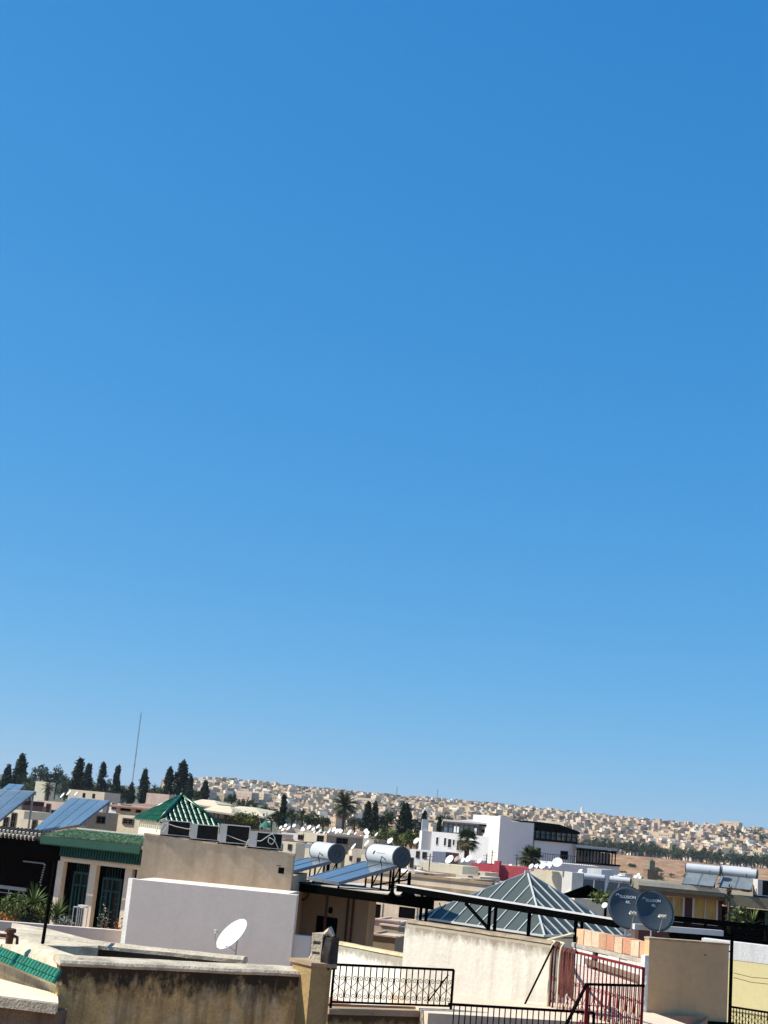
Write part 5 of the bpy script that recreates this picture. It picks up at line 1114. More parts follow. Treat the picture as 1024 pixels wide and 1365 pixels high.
# ---------------------------------------------------------------- white hotel
t = thing('hotel', 'large white and grey hotel with a blank tower and dark glazed roof terraces', 'building', P(680, 1150, 190) - Z * 4)
def wing(xa, ya, xb, yb, Ya, Yb, depth, mat, zb=-2):
    a = P(xa, ya, Ya); b = P(xb, yb, Yb); a.z = b.z = (a.z + b.z) / 2; f = wall_fr(a, b); m = MB(); m.box(f, 0, f.L, 0, depth, zb - a.z, 0); m.build('wall', M[mat], t); return f
w1 = wing(576, 1108, 667, 1117, 196, 189, 9, 'hotelw')
for cx, cy, w, hh in ((583, 1121, 3, 8), (593.5, 1122, 3, 8), (599.5, 1124, 4.5, 9), (605, 1123, 2.5, 6), (611, 1127, 4, 10)):
    u, v = w1.hit(cx, cy); s_ = w1.scale(cx, cy); window(w1, t, u, v, w * s_, hh * s_, 'pane', 'hotelg', (0, 0), .08)
a = wing(563, 1107, 577, 1109, 196.5, 196.5, 7, 'hotelg'); m = MB(); m.box(a, -.1, .8, .2, 1.2, .003, 1.6); m.box(a, .0, .9, 1.25, 2, .003, 1.2); m.build('chimney', M['hotelw'], t)
tw = wing(667, 1091.5, 712, 1099, 187.5, 189.5, 8, 'hotelg'); m = MB(); u = tw.hit(682, 1093)[0]; m.box(tw, .0, u, -.003, 8, .003, .5); m.build('parapet', M['hotelg'], t)
# glazed terrace on the left wing
zt = w1.hit(610, 1097)[1]; zt2 = w1.hit(610, 1093)[1]; ga, gm = w1.hit(587, 1105)[0], w1.hit(636, 1105)[0]
m = MB()
for i in range(8): x = ga + (gm - ga) * i / 7; m.bar(w1.p(x, .6, 0), w1.p(x, .6, zt), .14)
m.bar(w1.p(ga, .6, zt), w1.p(gm, .6, zt), .22); m.bar(w1.p(ga, .6, .1), w1.p(gm, .6, .1), .16); m.bar(w1.p(ga, .6, zt * .68), w1.p(gm, .6, zt * .68), .1); m.build('terrace_frame', M['framed'], t)
m = MB(); m.box(w1, ga, gm, .66, .7, .1, zt - .1); m.build('terrace_glass', M['hotelglass'], t)
m = MB(); m.box(w1, ga, w1.L - .4, .5, 8, zt + .12, zt + .35); m.prism([w1.p(ga + 2, 1, zt + .36), w1.p(w1.L - .5, 1, zt + .36), w1.p(w1.L - .5, 7, zt + 1.1), w1.p(ga + 4, 7, zt + 1.1)], .1); m.build('terrace_roof', M['palegrey'], t)
for u in (.32, .40, .88):
    m = MB(); x = ga + (gm - ga) * u; m.box(w1, x, x + .35, .5, .54, .15, zt * .66); m.build('curtain', M['hotelw'], t)
m = MB(); m.box(w1, ga + 1, w1.L - .4, 6, 6.2, 0.003, zt + .1); m.build('terrace_rear_wall', M['hotelglass'], t)
m = MB(); m.box(w1, gm + .3, w1.L - .5, .7, 1.0, zt * .32, zt * .62); m.bar(w1.p(gm, .6, zt), w1.p(w1.L - .4, .6, zt - .1), .2); m.bar(w1.p(gm + 2.6, .6, 0), w1.p(gm + 2.6, .6, zt), .16); m.build('dark_blind', M['dark'], t)
# right wing and its gallery
w2 = wing(713, 1117, 768, 1127.5, 190, 193, 12, 'hotelg'); u, v = w2.hit(752, 1140); s_ = w2.scale(752, 1140); window(w2, t, u, v, 9 * s_, 8 * s_, 'dark', 'framed', (0, 0), .08)
u, v = w2.hit(718, 1136); window(w2, t, u, v, 4 * s_, 8 * s_, 'dark', 'framed', (0, 0), .08)
z1 = w2.hit(716, 1111)[1]; z2 = w2.hit(716, 1103)[1]; zL, zR = w2.hit(714, 1101)[1], w2.hit(766, 1111)[1]
m = MB(); m.add([w2.p(0, -.3, zL * .72), w2.p(w2.L + .3, -.3, zR * .92), w2.p(w2.L + .3, -.3, zR * .92 + .4), w2.p(w2.L * .55, -.3, zR + 1.0), w2.p(0, -.3, zL + .6), w2.p(0, 8, zL * .72), w2.p(w2.L + .3, 8, zR * .92), w2.p(w2.L + .3, 8, zR * .92 + .4), w2.p(w2.L * .55, 8, zR + 1.0), w2.p(0, 8, zL + .6)], [(0, 1, 2, 3, 4), (9, 8, 7, 6, 5), (0, 5, 6, 1), (1, 6, 7, 2), (2, 7, 8, 3), (3, 8, 9, 4), (4, 9, 5, 0)]); m.build('gallery_roof', M['black'], t)
m = MB()
for i in range(9): x = w2.L * i / 8; m.bar(w2.p(x, -.1, 0), w2.p(x, -.1, zR * .95), .16)
m.bar(w2.p(0, -.1, .12), w2.p(w2.L, -.1, .12), .3); m.bar(w2.p(0, -.1, zR * .6), w2.p(w2.L, -.1, zR * .6), .1); m.build('gallery_frame', M['black'], t)
m = MB(); m.box(w2, 0, w2.L, .1, .14, .25, zR * .93); m.build('gallery_glass', M['hotelglass'], t); m = MB(); m.box(w2, .5, w2.L, 5, 5.2, .003, zR * .9); m.build('gallery_rear_wall', M['palegrey'], t)
w3 = wing(768, 1148, 826, 1158, 192, 194, 12, 'hotelg'); zt = w3.hit(790, 1131.5)[1]
m = MB(); m.box(w3, -.2, w3.L - .6, -.3, 9, zt, zt + .3); m.build('pergola_roof', M['palegrey'], t)
m = MB()
for i in range(13): x = (w3.L - .8) * i / 12; m.bar(w3.p(x, -.1, 0), w3.p(x, -.1, zt), .15)
m.bar(w3.p(0, -.1, zt * .9), w3.p(w3.L - .8, -.1, zt * .9), .3); m.bar(w3.p(0, -.1, .15), w3.p(w3.L, -.1, .15), .25); m.build('pergola_frame', M['black'], t)
m = MB(); m.box(w3, .2, w3.L * .80, .3, .35, .2, zt * .8); m.build('pergola_glass', M['hotelglass'], t)
w4 = wing(724, 1148, 800, 1156, 176, 176, 6, 'hotelg')
m = MB()
for i in range(26): x = w4.L * i / 25; m.bar(w4.p(x, .2, 0), w4.p(x, .2, 1.0), .05)
m.bar(w4.p(0, .2, 1.0), w4.p(w4.L, .2, 1.0), .07); m.build('balustrade', M['framed'], t)
# ---------------------------------------------------------------- white dishes on the old town roofs
used = []; dsm = dish_proto('dishw', '', elev=34, lnbs=1); tn = dish_proto('dishtan', 'small brown satellite dish behind the leaning white dish on the brown upper room', elev=34)
G = 'satellite dishes on the old town roofs'
for (px, py, D, Y, rz, lab) in ((599, 1146, 12.5, 82, -48, 'leaning white dish, large one left of the crimson house'), (617, 1147, 7, 90, -60, 'small white dish between two larger ones left of the crimson house'), (624.5, 1145, 10.5, 92, -52, 'white dish just above the left end of the crimson house'), (639, 1148, 7, 97, -50, 'small white dish on the crimson house, above its ledge'),
        (680, 1154, 5, 100, -45, 'tiny white dish on the middle of the crimson house roof'), (708, 1155, 7.5, 88, -55, 'leftmost of the five white dishes in a row on the beige wall'), (714.5, 1155.5, 7.5, 88, -50, 'second of the five white dishes in a row on the beige wall'), (723.5, 1154, 10, 87, -50, 'third of the five white dishes in a row on the beige wall'), (731, 1154, 11, 87, -46, 'fourth of the five white dishes in a row on the beige wall'), (743, 1150, 13.5, 86, -22, 'largest and rightmost of the five white dishes on the beige wall'),
        (520, 1121, 9, 100, -52, 'white dish rising above the right heater tank'), (555, 1121, 9, 105, -50, 'white dish on the white patterned parapet house'), (489, 1124, 9, 110, -70, 'white dish between the two heater tanks, upper one'), (471, 1129, 10, 104, -75, 'yellowish white dish right beside the left heater tank'), (487.5, 1107.5, 6, 160, -40, 'small white dish on the far roofs under the twin cypresses'),
        (83, 1060.5, 8, 88, -60, 'left one of three white dishes on the pinkish house'), (91.5, 1057, 8, 88, -62, 'middle one of three white dishes on the pinkish house'), (101, 1058.5, 7, 88, -62, 'right one of three white dishes, at the top corner of the four panel array'), (385, 1104, 6, 150, -60, 'tiny white dish beside the green parasol'), (377, 1106, 5, 150, -55, 'tiny white dish left of another on the far roof terrace'),
        (412, 1103, 7, 165, -50, 'white dish high among the far roofs above the cream house'), (424, 1102, 6, 170, -60, 'dish near the thin dark cypress among the far roofs'), (445, 1106, 7, 165, -52, 'dish on the far roofs left of the date palm trunk'), (466, 1109, 7, 150, -58, 'dish on the far roofs right of the date palm trunk'), (806, 1207, 8, 40, -40, 'half hidden white dish at the left rim of the dark dishes')):
    s_ = D * mpx(px, py, Y); q = P(px, py, Y); place(dsm, used, q - Z * .62 * s_, rz, lab, G, s_)
random.seed(8)
for i in range(26):
    px = random.uniform(372, 505); Y = random.uniform(120, 210); D = random.uniform(4, 6.5); y = 1100 + .091 * (px - 512) + random.uniform(11, 19); s_ = D * mpx(px, y, Y); place(dsm, used, P(px, y, Y) - Z * .62 * s_, random.uniform(-70, -35), 'tiny white dish among the crowded far roofs around the date palm', 'tiny dishes around the date palm', s_)
for i in range(12):
    px = random.uniform(640, 860); Y = random.uniform(110, 160); D = random.uniform(4, 6.5); y = 1100 + .091 * (px - 512) + random.uniform(33, 42); s_ = D * mpx(px, y, Y); place(dsm, used, P(px, y, Y) - Z * .62 * s_, random.uniform(-70, -35), 'tiny white dish among the crowded roofs below the hotel gallery', 'tiny dishes below the hotel gallery', s_)
s_ = 9 * mpx(609, 1144, 84); tn.location = P(609, 1145, 84.5) - Z * .62 * s_; tn.rotation_euler = (0, 0, rad(-55)); tn.scale = (s_,) * 3; tn['group'] = G
# ---------------------------------------------------------------- roofs packed between: one small house each
random.seed(21); G = 'small flat roofed houses of the old town'
for (px, dy, Y, wpx, mat, lab) in (
    (392, 22, 150, 34, 'white', 'low whitewashed house right of the parasol among far roofs'), (425, 19, 190, 30, 'cream', 'pale flat house among the far roofs left of the date palm'), (448, 19, 200, 26, 'white', 'white flat house just behind the date palm trunk'),
    (470, 19, 185, 30, 'white', 'white flat house right of the date palm trunk'), (410, 16, 240, 40, 'rooftop', 'brownish flat house farthest back left of the date palm'), (482, 21, 170, 26, 'maroofs', 'dark red roofed house under the twin cypresses'),
    (505, 36, 130, 30, 'rooftop', 'grey brown flat house in front of the leafy trees'), (360, 24, 140, 34, 'pink', 'pinkish flat house below the parasol'), (365, 30, 110, 30, 'brown', 'brown flat house behind the rightmost air conditioner'), (380, 34, 80, 30, 'cream', 'cream flat house right of the tan wall top'),
    (540, 38, 128, 36, 'cream', 'cream flat house below the leafy trees'), (515, 34, 95, 24, 'white', 'whitish flat house behind the right heater tank'), (650, 40, 118, 40, 'cream', 'cream flat house behind the crimson house'), (690, 38, 125, 50, 'rooftop', 'brownish flat house at the foot of the blank hotel tower'),
    (735, 41, 112, 50, 'pink', 'pinkish flat house behind the row of five dishes'), (775, 40, 130, 44, 'palegrey', 'grey flat house below the hotel pergola'), (812, 44, 110, 40, 'rooftop', 'brownish flat house above the dark solar heaters'), (835, 42, 150, 44, 'cream', 'cream flat house at the edge of the earth slope'),
    (590, 36, 140, 40, 'cream', 'cream flat house in front of the hotel left wing'), (620, 35, 150, 36, 'white', 'white flat house below the hotel fan palm'), (230, 22, 120, 40, 'cream', 'cream flat house hidden behind the green pyramid roof'), (290, 34, 90, 50, 'pink', 'pinkish flat house behind the air conditioners'), (330, 36, 80, 40, 'cream', 'cream flat house under the canvas canopies')):
    hz_ = 1100 + .091 * (px - 512); y = hz_ + dy
    blk('flat_house', lab, px - wpx / 2, y - .091 * wpx / 2, px + wpx / 2, y + .091 * wpx / 2, Y * 1.02, Y * .985, wpx * Y / FPX * .8, mat, group=G, par=.35, wins=((px - wpx * .2, y + 6, 3.2, 4), (px + wpx * .22, y + 7, 3, 4)) if dy < 45 else ())
random.seed(33)
for (n_, x0_, x1_, Ya, Yb, d0, d1, zone) in ((22, 376, 500, 130, 260, 14, 24, 'left of the leafy trees'), (16, 440, 560, 95, 150, 30, 46, 'behind the two water heaters'), (14, 545, 640, 90, 150, 36, 52, 'below the hotel left wing'), (12, 715, 860, 95, 150, 36, 50, 'below the hotel gallery'), (8, 150, 215, 100, 200, 6, 18, 'behind the four panel solar array'), (9, 515, 625, 58, 66, 58, 63, 'near the pyramid skylight')):
    for i in range(n_):
        px = random.uniform(x0_, x1_); Y = random.uniform(Ya, Yb); dy = d0 + (d1 - d0) * (1 - (Y - Ya) / (Yb - Ya)) + random.uniform(-2, 2); wpx = random.uniform(8, 19) * 130 / Y; y = 1100 + .091 * (px - 512) + dy
        mat, cn_ = random.choice((('white', 'whitish'), ('cream', 'cream'), ('cream', 'cream'), ('rooftop', 'grey brown'), ('pink', 'pinkish'), ('brown', 'brown'), ('peach', 'peach')))
        blk('box_house', cn_ + ' box shaped roof room among the crowded roofs ' + zone, px - wpx / 2, y - .091 * wpx / 2, px + wpx / 2, y + .091 * wpx / 2, Y, Y - (1 if random.random() < .75 else -1), 3, mat, group='roof rooms of the old town', par=.15, cat='roof room', wins=((px + random.uniform(-.2, .1) * wpx, y + 4, 2.2, 3.2),) if random.random() < .7 else ())
# ---------------------------------------------------------------- mast and antennas
t = thing('radio_mast', 'tall thin lattice radio mast rising alone above the cypresses at the left', 'mast', P(176, 1060, 900) - Z * 3)
a = P(176, 1052, 900); top = P(187.8, 950, 900); bx = a.x; tz = top.z; a = Vector(((a.x + top.x) / 2, 900, a.z - 5)); top = Vector((a.x, 900, tz))
m = MB(); w = .30; hh = tz - a.z; cn = [Vector((-w, -w, 0)), Vector((w, -w, 0)), Vector((0, w, 0))]; nseg = 30
for c in cn: m.tube([a + c, top + c], .085, 4)
for i in range(nseg):
    z0 = hh * i / nseg; z1 = hh * (i + 1) / nseg
    for k in range(3): m.tube([a + cn[k] + Z * z0, a + cn[(k + 1) % 3] + Z * z1], .04, 3)
m.build('lattice', M['steel'], t); m = MB(); m.tube([top, top + Z * 2], .06, 5); m.build('aerial', M['steel'], t)
for f in (.36, .5): m = MB(); m.lathe(Fr(a + Z * hh * f), [(.5, 0), (.5, .5), (.3, 1.2)], 8, closed=True); m.build('platform', M['steel'], t)
for (px, yt, yb, Y) in ((582, 1052, 1072, 1400), (528, 1048, 1068, 1400)):
    q = P(px, yb, Y); hh = P(px, yt, Y).z - q.z; t = thing('radio_antenna', 'small lattice antenna on the ridge ' + ('above the hotel left wing' if px > 560 else 'right of the twin cypresses'), 'antenna', q - Z * 2)
    m = MB(); 
    for s_ in (-1, 1): m.bar(q + Vector((s_ * .7, 0, -2)), q + Vector((s_ * .15, 0, hh)), .22)
    for i in range(6): z = hh * i / 6; m.bar(q + Vector((-.6 * (1 - i / 7), 0, z)), q + Vector((.6 * (1 - (i + 1) / 7), 0, z + hh / 6)), .14)
    m.build('lattice', M['steel'], t)
# ================================================================ trees
def at_tree(px, yt, yb, Y):
    top = P(px, yt, Y); bot = P(px, yb, Y); x = bot.x; return x, top.z, bot.z, terr(x, Y) - .3
random.seed(5); G = 'dark cypresses along the left skyline'
for (px, yt, yb, w, Y, lab, shp) in ((24, 1010, 1052, 17, 430, 'tall dark cypress with a pointed top near the left edge', 0), (7, 1021, 1054, 13, 425, 'shorter dark cypress at the left edge beside the tall pointed one', 0), (100, 1013, 1066, 17, 420, 'broad lumpy cypress, tallest of the close pair left of the mast', 0), (113, 1019, 1066, 13, 415, 'lumpy cypress leaning on the right of the tallest of the close pair', 0),
     (132, 1017, 1066, 12, 430, 'slim cypress second to the left of the mast', 0), (152, 1023, 1066, 15, 425, 'tapering cypress next to the left of the mast', 1), (173, 1046, 1070, 10, 420, 'small dark cypress at the foot of the mast', 0), (189, 1027, 1070, 13, 415, 'neat column cypress just right of the mast', 0), (222, 1024, 1068, 13, 410, 'slim cypress left of the thick trio behind the green pyramid roof', 0),
     (239, 1019, 1068, 19, 410, 'thickest and tallest of the trio behind the green pyramid roof', 0), (251, 1034, 1068, 10, 405, 'short slim cypress right of the thick trio', 0), (272, 1043, 1067, 11, 400, 'lone small cypress right of the green pyramid roof', 0)):
    x, zt, zb, zg = at_tree(px, yt, yb, Y); cypress(lab, x, Y, zb, zt, w * Y / FPX / 2, G, zg, n=1400, shape=shp)
G = 'cypresses and conifers in the middle of the town'
for (px, yt, yb, w, Y, lab, shp) in ((488, 1070, 1112, 13, 300, 'left one of the twin column cypresses beside the date palm', 0), (497, 1071, 1114, 12, 298, 'right one of the twin column cypresses beside the date palm', 0), (564, 1081, 1112, 9, 300, 'slim cypress left of the hotel', 0), (585, 1090, 1112, 7, 230, 'dark narrow cypress behind the hotel left wing', 0), (375, 1062, 1102, 14, 290, 'layered conifer right of the canvas canopies', 1), (538, 1078, 1114, 26, 280, 'wide layered conifer above the leafy olive green tree', 1), (423, 1092, 1110, 3, 200, 'very thin cypress among the far roofs', 0)):
    x, zt, zb, zg = at_tree(px, yt, yb, Y); cypress(lab, x, Y, zb, zt, w * Y / FPX / 2, G, zg, n=1400, shape=shp)
for (px, yt, yb, w, Y, lab, mats) in ((515, 1079, 1112, 28, 300, 'dark rounded tree between the twin cypresses and the wide conifer', ('cypress', 'broad')), (519, 1101, 1135, 46, 210, 'bright olive green leafy tree behind the right heater tank', ('broad', 'olive')), (547, 1106, 1134, 30, 205, 'yellowish green leafy tree right of the larger one behind the heater', ('olive', 'broad')),
     (52, 1016, 1050, 26, 520, 'hazy rounded pine behind the tall pointed cypress', ('greyleaf', 'cypress')), (73, 1023, 1054, 30, 520, 'hazy flat topped pine right of the rounded one', ('greyleaf', 'cypress')), (86, 1036, 1060, 26, 470, 'grey green tree left of the close cypress pair', ('greyleaf', 'broad')), (122, 1042, 1068, 18, 440, 'grey green tree between the lumpy pair and the slim cypress', ('greyleaf', 'broad')), (142, 1034, 1068, 18, 450, 'grey green tree behind the slim and tapering cypresses', ('greyleaf', 'broad')),
     (163, 1046, 1070, 16, 430, 'low dark tree left of the mast foot', ('cypress', 'broad')), (205, 1046, 1072, 24, 430, 'low tree between the mast and the thick trio', ('greyleaf', 'broad')), (40, 1040, 1060, 30, 380, 'low bushy tree under the hazy pines', ('greyleaf', 'olive')), (262, 1052, 1070, 20, 420, 'low tree left of the lone small cypress', ('greyleaf', 'broad')),
     (348, 1070, 1102, 26, 280, 'leafy dark tree just right of the canvas canopies', ('broad', 'cypress')), (330, 1064, 1080, 34, 400, 'dark wide tree behind the canvas canopies', ('broad', 'cypress')), (308, 1058, 1074, 18, 480, 'dark tree left of the tall pinkish hill houses', ('cypress', 'broad')), (388, 1076, 1104, 20, 300, 'low leafy tree right of the layered conifer', ('broad', 'cypress')), (361, 1074, 1104, 26, 285, 'dark round tree left of the layered conifer', ('broad', 'cypress')), (412, 1082, 1106, 26, 270, 'round tree around the low feathery palm', ('broad', 'greyleaf')), (430, 1086, 1107, 22, 275, 'dull green tree left of the date palm', ('greyleaf', 'broad')), (472, 1088, 1110, 22, 320, 'dull green tree between the date palm and the twin cypresses', ('greyleaf', 'broad')), (556, 1092, 1114, 22, 320, 'dull tree left of the slim cypress by the hotel', ('greyleaf', 'cypress')), (508, 1086, 1112, 16, 310, 'dark tree close right of the twin cypresses', ('cypress', 'broad')), (592, 1086, 1098, 26, 420, 'grey green tree behind the hotel left wing', ('greyleaf', 'broad')), (780, 1128, 1146, 24, 330, 'leafy tree rising behind the hotel pergola', ('broad', 'greyleaf')), (30, 1030, 1058, 24, 400, 'dark tree between the two left cypresses and the hazy pine', ('cypress', 'broad'))):
    x, zt, zb, zg = at_tree(px, yt, yb, Y); broadleaf(lab, x, Y, zb, zt, w * Y / FPX / 2, None, zg, n=1100, mats=mats)
x, zt, zb, zg = at_tree(456, 1074, 1112, 310); date_palm('tall shaggy date palm with a thin dark trunk in the middle of the town', x, 310, zg, zt, 3.3, n=130)
for (px, yc, L, Y, lab) in ((63, 1050, 10, 200, 'spreading palm left of the four panel solar array'), (45, 1049, 8, 230, 'palm behind the spreading one at the left'), (402, 1086, 10, 250, 'low feathery palm left of the date palm'), (212, 1054, 7, 330, 'small palm left of the thick cypress trio'), (205, 1050, 6, 340, 'smallest palm just right of the column cypress')):
    x, zt, zb, zg = at_tree(px, yc, yc + 10, Y); date_palm(lab, x, Y, min(zg, zt - 3), zt, L * Y / FPX, n=44, mats=('palm', 'palm'))
for (px, yc, R, Y, lab) in ((622, 1120, 13.5, 150, 'fan palm before the white left wing of the hotel'), (706, 1144, 15, 120, 'fan palm before the blank grey tower, above the row of dishes')):
    x, zt, zb, zg = at_tree(px, yc, yc + 20, Y); fan_palm(lab, x, Y, 0, zt, R * 1.45 * Y / FPX, n=60)
# tree belt under the hill at the right, hill scrub
random.seed(11); G = 'trees of the belt below the hillside town'; protos = []
for k in range(4): o = broadleaf('', 0, 0, 0.6, 9, 5.0, None, 0, n=520, mats=(('broad', 'greyleaf'), ('cypress', 'broad'), ('greyleaf', 'broad'), ('broad', 'cypress'))[k]); protos.append((o, []))
def belt(px, Y, hpx, lab, g_):
    o, u = random.choice(protos); q = P(px, 1100, Y); sc = hpx * Y / FPX / 9.0; place(o, u, Vector((q.x, Y, terr(q.x, Y) - .4)), random.uniform(0, 360), lab, g_, sc)
for i in range(58):
    px = 772 + i * 4.5 + random.uniform(-2, 2); belt(px, random.uniform(1075, 1150), random.uniform(14, 21), 'dark leafy tree in the belt between the earth slope and the hillside town', G)
for i in range(20): belt(random.uniform(960, 1030), random.uniform(1500, 1950), random.uniform(9, 16), 'tree in the dark grove near the right end of the hill crest', 'grove near the right end of the hill crest')
for i in range(50): belt(random.uniform(470, 1030), random.uniform(1300, 2150), random.uniform(5, 10), 'dark tree among the houses of the hillside town', 'trees among the hillside houses')
for i in range(8): belt(random.uniform(760, 900), random.uniform(800, 1000), random.uniform(4, 7), 'low scrub tree on the bare earth slope', 'scrub on the earth slope')
for i in range(50): belt(random.uniform(310, 480), random.uniform(620, 1500), random.uniform(7, 13), 'grey green tree on the slope behind the middle palms', 'trees on the slope behind the palms')
for i in range(24): belt(random.uniform(500, 580), random.uniform(700, 1050), random.uniform(7, 12), 'grey green tree on the slope behind the wide conifer', 'trees on the slope behind the conifer')
for i in range(60): belt(random.uniform(-20, 305), random.uniform(480, 1500), random.uniform(10, 21), 'hazy grey green tree in the wooded ground behind the left cypresses', 'wooded ground behind the left cypresses')
for i in range(16):
    px = random.uniform(770, 1000); Y = random.uniform(700, 1050); q = P(px, 1150, Y); bush('low dry shrub on the bare earth slope below the tree belt', Vector((q.x, Y, terr(q.x, Y) - .3)), random.uniform(2, 4.5), random.uniform(2, 3.6), 'dry shrubs on the earth slope', n=160, mats=('greyleaf', 'broad'), ls=.8)
for o, u in protos:
    if not u: bpy.data.objects.remove(o)
# ================================================================ hillside town
random.seed(3)
PAL = [('cream', (.68, .56, .40)), ('beige', (.56, .43, .29)), ('pinkish', (.54, .38, .28)), ('whitish', (.76, .69, .57)), ('sandy', (.62, .47, .29)), ('brownish', (.26, .19, .135))]
HM = [mk('hill_' + n + '_plaster', c, var=.15, sc=.08, bump=0, rnd=.12) for n, c in PAL]
HW = mk('hill_window', (.05, .042, .04), var=.2, bump=0)
def hbox(mb, fr, w, d, hh, mi, wi, wins=True, extra=None):
    mb.box(fr, -w / 2, w / 2, -d / 2, d / 2, -4, hh, mi)
    if extra == 1: mb.box(fr, -w / 2 + .5, -w / 2 + w * .45, -d / 2 + .8, d / 2 - .8, hh, hh + 2.5, mi)
    if extra == 2: mb.box(fr, w * .05, w / 2 - .3, -d / 2 + .3, d / 2 - .6, hh, hh + 2.8, mi)
    if extra == 3:
        mb.box(fr, -w / 2, w / 2, -d / 2, -d / 2 + .25, hh, hh + .9, mi); mb.box(fr, -w / 2, -w / 2 + .25, -d / 2 + .25, d / 2, hh, hh + .9, mi)
    if wins:
        fl = max(1, int(hh / 3)); 
        for k in range(fl):
            z = .9 + k * 3.0
            for j in range(max(1, int(w / 2.8))):
                x = -w / 2 + 1.1 + j * 2.7
                if x + .9 > w / 2 or random.random() < .3: continue
                mb.box(fr, x, x + random.uniform(.8, 1.2), -d / 2 - .04, -d / 2 + .05, z, z + 1.3, wi)
            for j in range(max(1, int(d / 3))):
                y = -d / 2 + 1.2 + j * 2.8
                if y + .9 > d / 2 or random.random() < .4: continue
                mb.box(fr, -w / 2 - .04, -w / 2 + .05, y, y + .9, z, z + 1.3, wi); mb.box(fr, w / 2 - .05, w / 2 + .04, y, y + .9, z, z + 1.3, wi)
spots = []
Yv = 1165.0
while Yv < 2330:
    step = 12.5 if Yv < 1600 else 15; a = -.19
    while a < .30:
        x = a * Yv + random.uniform(-4, 4); Yq = Yv + random.uniform(-5, 5); px = 550 + 1800 * a
        a += random.uniform(.85, 1.25) * (9.5 if a > -.03 else 12) / Yv
        keep = .90 if Yv > 1330 or px > 640 else .72
        if px > 930 and Yv > 1450: keep = .55
        if noise.noise(Vector((x * .011, Yq * .011, 9))) > .34: keep *= .25
        if px > 770 and Yv < 1190: continue
        if px < 300: continue
        if px < 445 and Yq < 1620: continue
        if random.random() < keep: spots.append((x, Yq, px))
    Yv += step
random.shuffle(spots)
def seen(s):    # how much of a house the photograph shows
    x, Y, px = s
    if px < 290 or px > 1040: return 0
    if 560 < px < 770 and Y < 1420: return 0
    return 1.0 / Y
spots.sort(key=lambda s: -seen(s)); near = spots[:300]; rest = spots[300:]
kinds = {}
def where(px): return 'left, above the palms' if px < 470 else ('middle, above the hotel' if px < 700 else 'right, above the tree belt')
variants = []
for k in range(6):
    for v in range(3):
        m = MB(); w, d, hh = random.uniform(8, 12), random.uniform(8, 11), random.choice((5.8, 6.5, 8.8, 9.4)); hbox(m, Fr(Vector((0, 0, 0))), w, d, hh, 0, 1, True, random.choice((1, 2, 3, 3))); me = m.build('hillside_house', [HM[k], HW], None, origin=Vector((0, 0, 0))); variants.append((k, me, []))
for (x, Y, px) in near:
    k, o, u = random.choice(variants[:15] if random.random() < .93 else variants); n = PAL[k][0]
    ob = o if not u else o.copy()
    if u: COL.objects.link(ob)
    u.append(1); ob.location = (x, Y, terr(x, Y)); ob.rotation_euler = (0, 0, rad(random.gauss(-50, 12))); s_ = 1.25 if px < 470 else 1.0; ob.scale = (s_, s_, s_ * random.uniform(.85, 1.2))
    ob['label'] = n + ' flat roofed house in the dense hillside town, ' + where(px); ob['category'] = 'house'; ob['group'] = 'houses of the hillside town'
for k, o, u in variants:
    if not u: bpy.data.objects.remove(o)
m = MB()
for (x, Y, px) in rest:
    k = random.choice((0, 0, 1, 1, 2, 3, 4, 4, 5, 5)); s_ = 1.2 if px < 470 else 1.0
    hbox(m, rot_fr(Vector((x, Y, terr(x, Y))), random.gauss(-50, 14)), random.uniform(7, 12) * s_, random.uniform(7, 11), random.choice((5.5, 6.2, 8.6, 9.2)) * s_ * random.uniform(.85, 1.15), k, 6, Y < 1750, random.choice((None, 1, 2, 3)))
tag(m.build('distant_houses', HM + [HW], fix=False, origin=Vector((0, 0, 0))), 'dense mass of pale flat roofed houses covering the far hillside up to its crest', 'houses', kind='stuff')
# larger blocks that stand out on the crest
for (xa, ya, xb, yb, Y, k, lab) in ((316, 1055, 336, 1056, 1050, 2, 'tall pinkish apartment block on the left of the crest, under the sky'), (334, 1056, 352, 1058, 1060, 0, 'stepped cream apartment block right of the tall pinkish one'), (386, 1059, 402, 1061, 1150, 2, 'pinkish apartment block on the crest left of the date palm'), (468, 1063, 500, 1066, 1300, 0, 'wide pale block on the crest behind the twin cypresses'), (716, 1094, 752, 1097, 1200, 0, 'cream apartment block with many windows above the hotel gallery'), (596, 1073, 626, 1076, 1300, 4, 'long yellowish block above the hotel left wing'), (866, 1109, 896, 1112, 1200, 1, 'wide plain beige block above the tree belt'), (960, 1094, 985, 1097, 1900, 1, 'large beige block beside the dark grove on the crest')):
    while Y < 2320 and P(xa, ya, Y).z - terr(P(xa, ya, Y).x, Y) > 13: Y += 10
    a = P(xa, ya, Y * 1.008); b = P(xb, yb, Y * .997); a.z = b.z = (a.z + b.z) / 2; f = wall_fr(a, b); g0 = terr(a.x, Y); hh = max(6, a.z - g0); m = MB(); ff_ = Fr(f.p(f.L / 2, 6, 0) - Z * hh, f.ex, f.ey); hbox(m, ff_, f.L, 12, hh, 0, 1, True, 3)
    tag(m.build('apartment_block', [HM[k], HW]), lab, 'building', 'apartment blocks on the hillside')
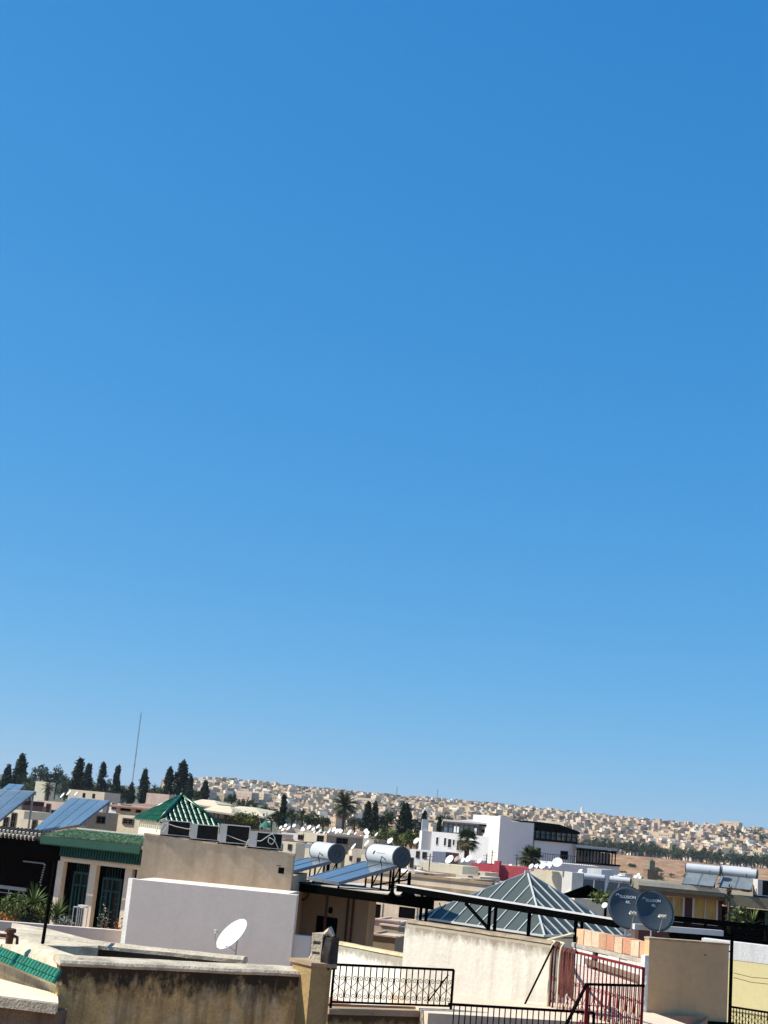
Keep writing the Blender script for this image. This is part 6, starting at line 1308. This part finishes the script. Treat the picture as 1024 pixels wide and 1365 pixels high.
# minaret on the crest
q = P(774.5, 1096, 1950); zt = P(774.5, 1074.5, 1950).z; hh = zt - q.z; t = thing('minaret', 'white square minaret with a small lantern on the far crest', 'minaret', q - Z * 8); f = rot_fr(q, -25)
m = MB(); m.box(f, -3.1, 3.1, -3.1, 3.1, -10, hh * .55); m.box(f, -3.5, 3.5, -3.5, 3.5, hh * .55, hh * .60); m.build('shaft', HM[3], t); m = MB(); m.box(f, -1.7, 1.7, -1.7, 1.7, hh * .60, hh * .85); m.build('lantern', HM[3], t); m = MB(); m.lathe(Fr(f.p(0, 0, hh * .85)), [(1.5, 0), (1.1, 1.3), (.12, 2), (.1, hh * .15)], 8); m.build('finial', HM[3], t)
# small brown minaret below the earth slope
q = P(868, 1160, 330); q0 = Vector((q.x, q.y, terr(q.x, 330) - 1)); s_ = 330 / FPX; f = rot_fr(q, 10); t = thing('minaret', 'brown square minaret with a greenish lantern in front of the earth slope', 'minaret', q0)
m = MB(); m.box(f, -7.3 * s_, 7.3 * s_, -7 * s_, 7 * s_, q0.z - q.z, .0 * s_); m.box(f, -8 * s_, 8 * s_, -7.8 * s_, 7.8 * s_, 0, 1.2 * s_); m.box(f, -7.6 * s_, 7.6 * s_, -7.3 * s_, 7.3 * s_, -7 * s_, -6 * s_); m.build('shaft', M['stone'], t)
m = MB(); m.box(f, -3.6 * s_, 3.6 * s_, -3.6 * s_, 3.6 * s_, 1.2 * s_, 12 * s_); m.build('lantern', mk('greenish_stone', (.20, .20, .14), var=.3, sc=.8), t); m = MB(); m.lathe(Fr(f.p(0, 0, 12 * s_)), [(2.6 * s_, 0), (1.6 * s_, 1.6 * s_), (.3 * s_, 2.4 * s_), (.2 * s_, 4 * s_)], 8); m.build('finial', M['stone'], t)

# ================================================================ the day's thin haze
HAZE = 0.00006
m = MB(); m.box(Fr(Vector((0, 0, 0))), -4300, 4300, -460, 5700, -75, 135)
hz_o = m.build('haze', bpy.data.materials.new('haze_air'), origin=Vector((0, 0, 0))); hz_o['kind'] = 'stuff'
hm = hz_o.data.materials[0]; hm.use_nodes = True; hn = hm.node_tree; hn.nodes.clear()
ho = hn.nodes.new('ShaderNodeOutputMaterial'); hv = hn.nodes.new('ShaderNodeVolumePrincipled'); hv.inputs['Density'].default_value = HAZE
hv.inputs['Color'].default_value = (.86, .93, 1, 1); hv.inputs['Anisotropy'].default_value = .2
hn.links.new(hv.outputs[0], ho.inputs['Volume'])

for (px, y0, y1, Y, lab) in ((571, 1138, 1172, 82, 'thin aerial pole in front of the cream house right of the nearer heater'), (562, 1156, 1170, 80, 'short thin pole left of the aerial pole by the cream house'), (655, 1133, 1156, 100, 'thin aerial pole on the crimson house beside its pier'), (648, 1138, 1154, 101, 'shorter aerial pole just left of the one beside the crimson pier'), (688, 1138, 1162, 110, 'dark pole at the foot of the blank hotel tower'), (441, 1122, 1136, 118, 'thin pole rising behind the left heater tank'), (404, 1110, 1122, 122, 'thin pole on the cream house with the barred window')):
    a = P(px, y1, Y); b = P(px, y0, Y); b = Vector((a.x, a.y, b.z)); m = MB(); m.tube([a - Z * .5, b], .03, 5); m.bar(b - Z * .15 - Vector((.25, 0, 0)), b - Z * .15 + Vector((.25, 0, 0)), .025); m.bar(b - Z * .35 - Vector((.18, 0, 0)), b - Z * .35 + Vector((.18, 0, 0)), .025)
    tag(m.build('aerial_pole', M['rail']), lab, 'aerial', 'thin aerial poles on the old town roofs')
for o in list(bpy.data.objects):
    if o.parent is None and o.get('category') and not o.get('kind'): o['kind'] = 'thing'
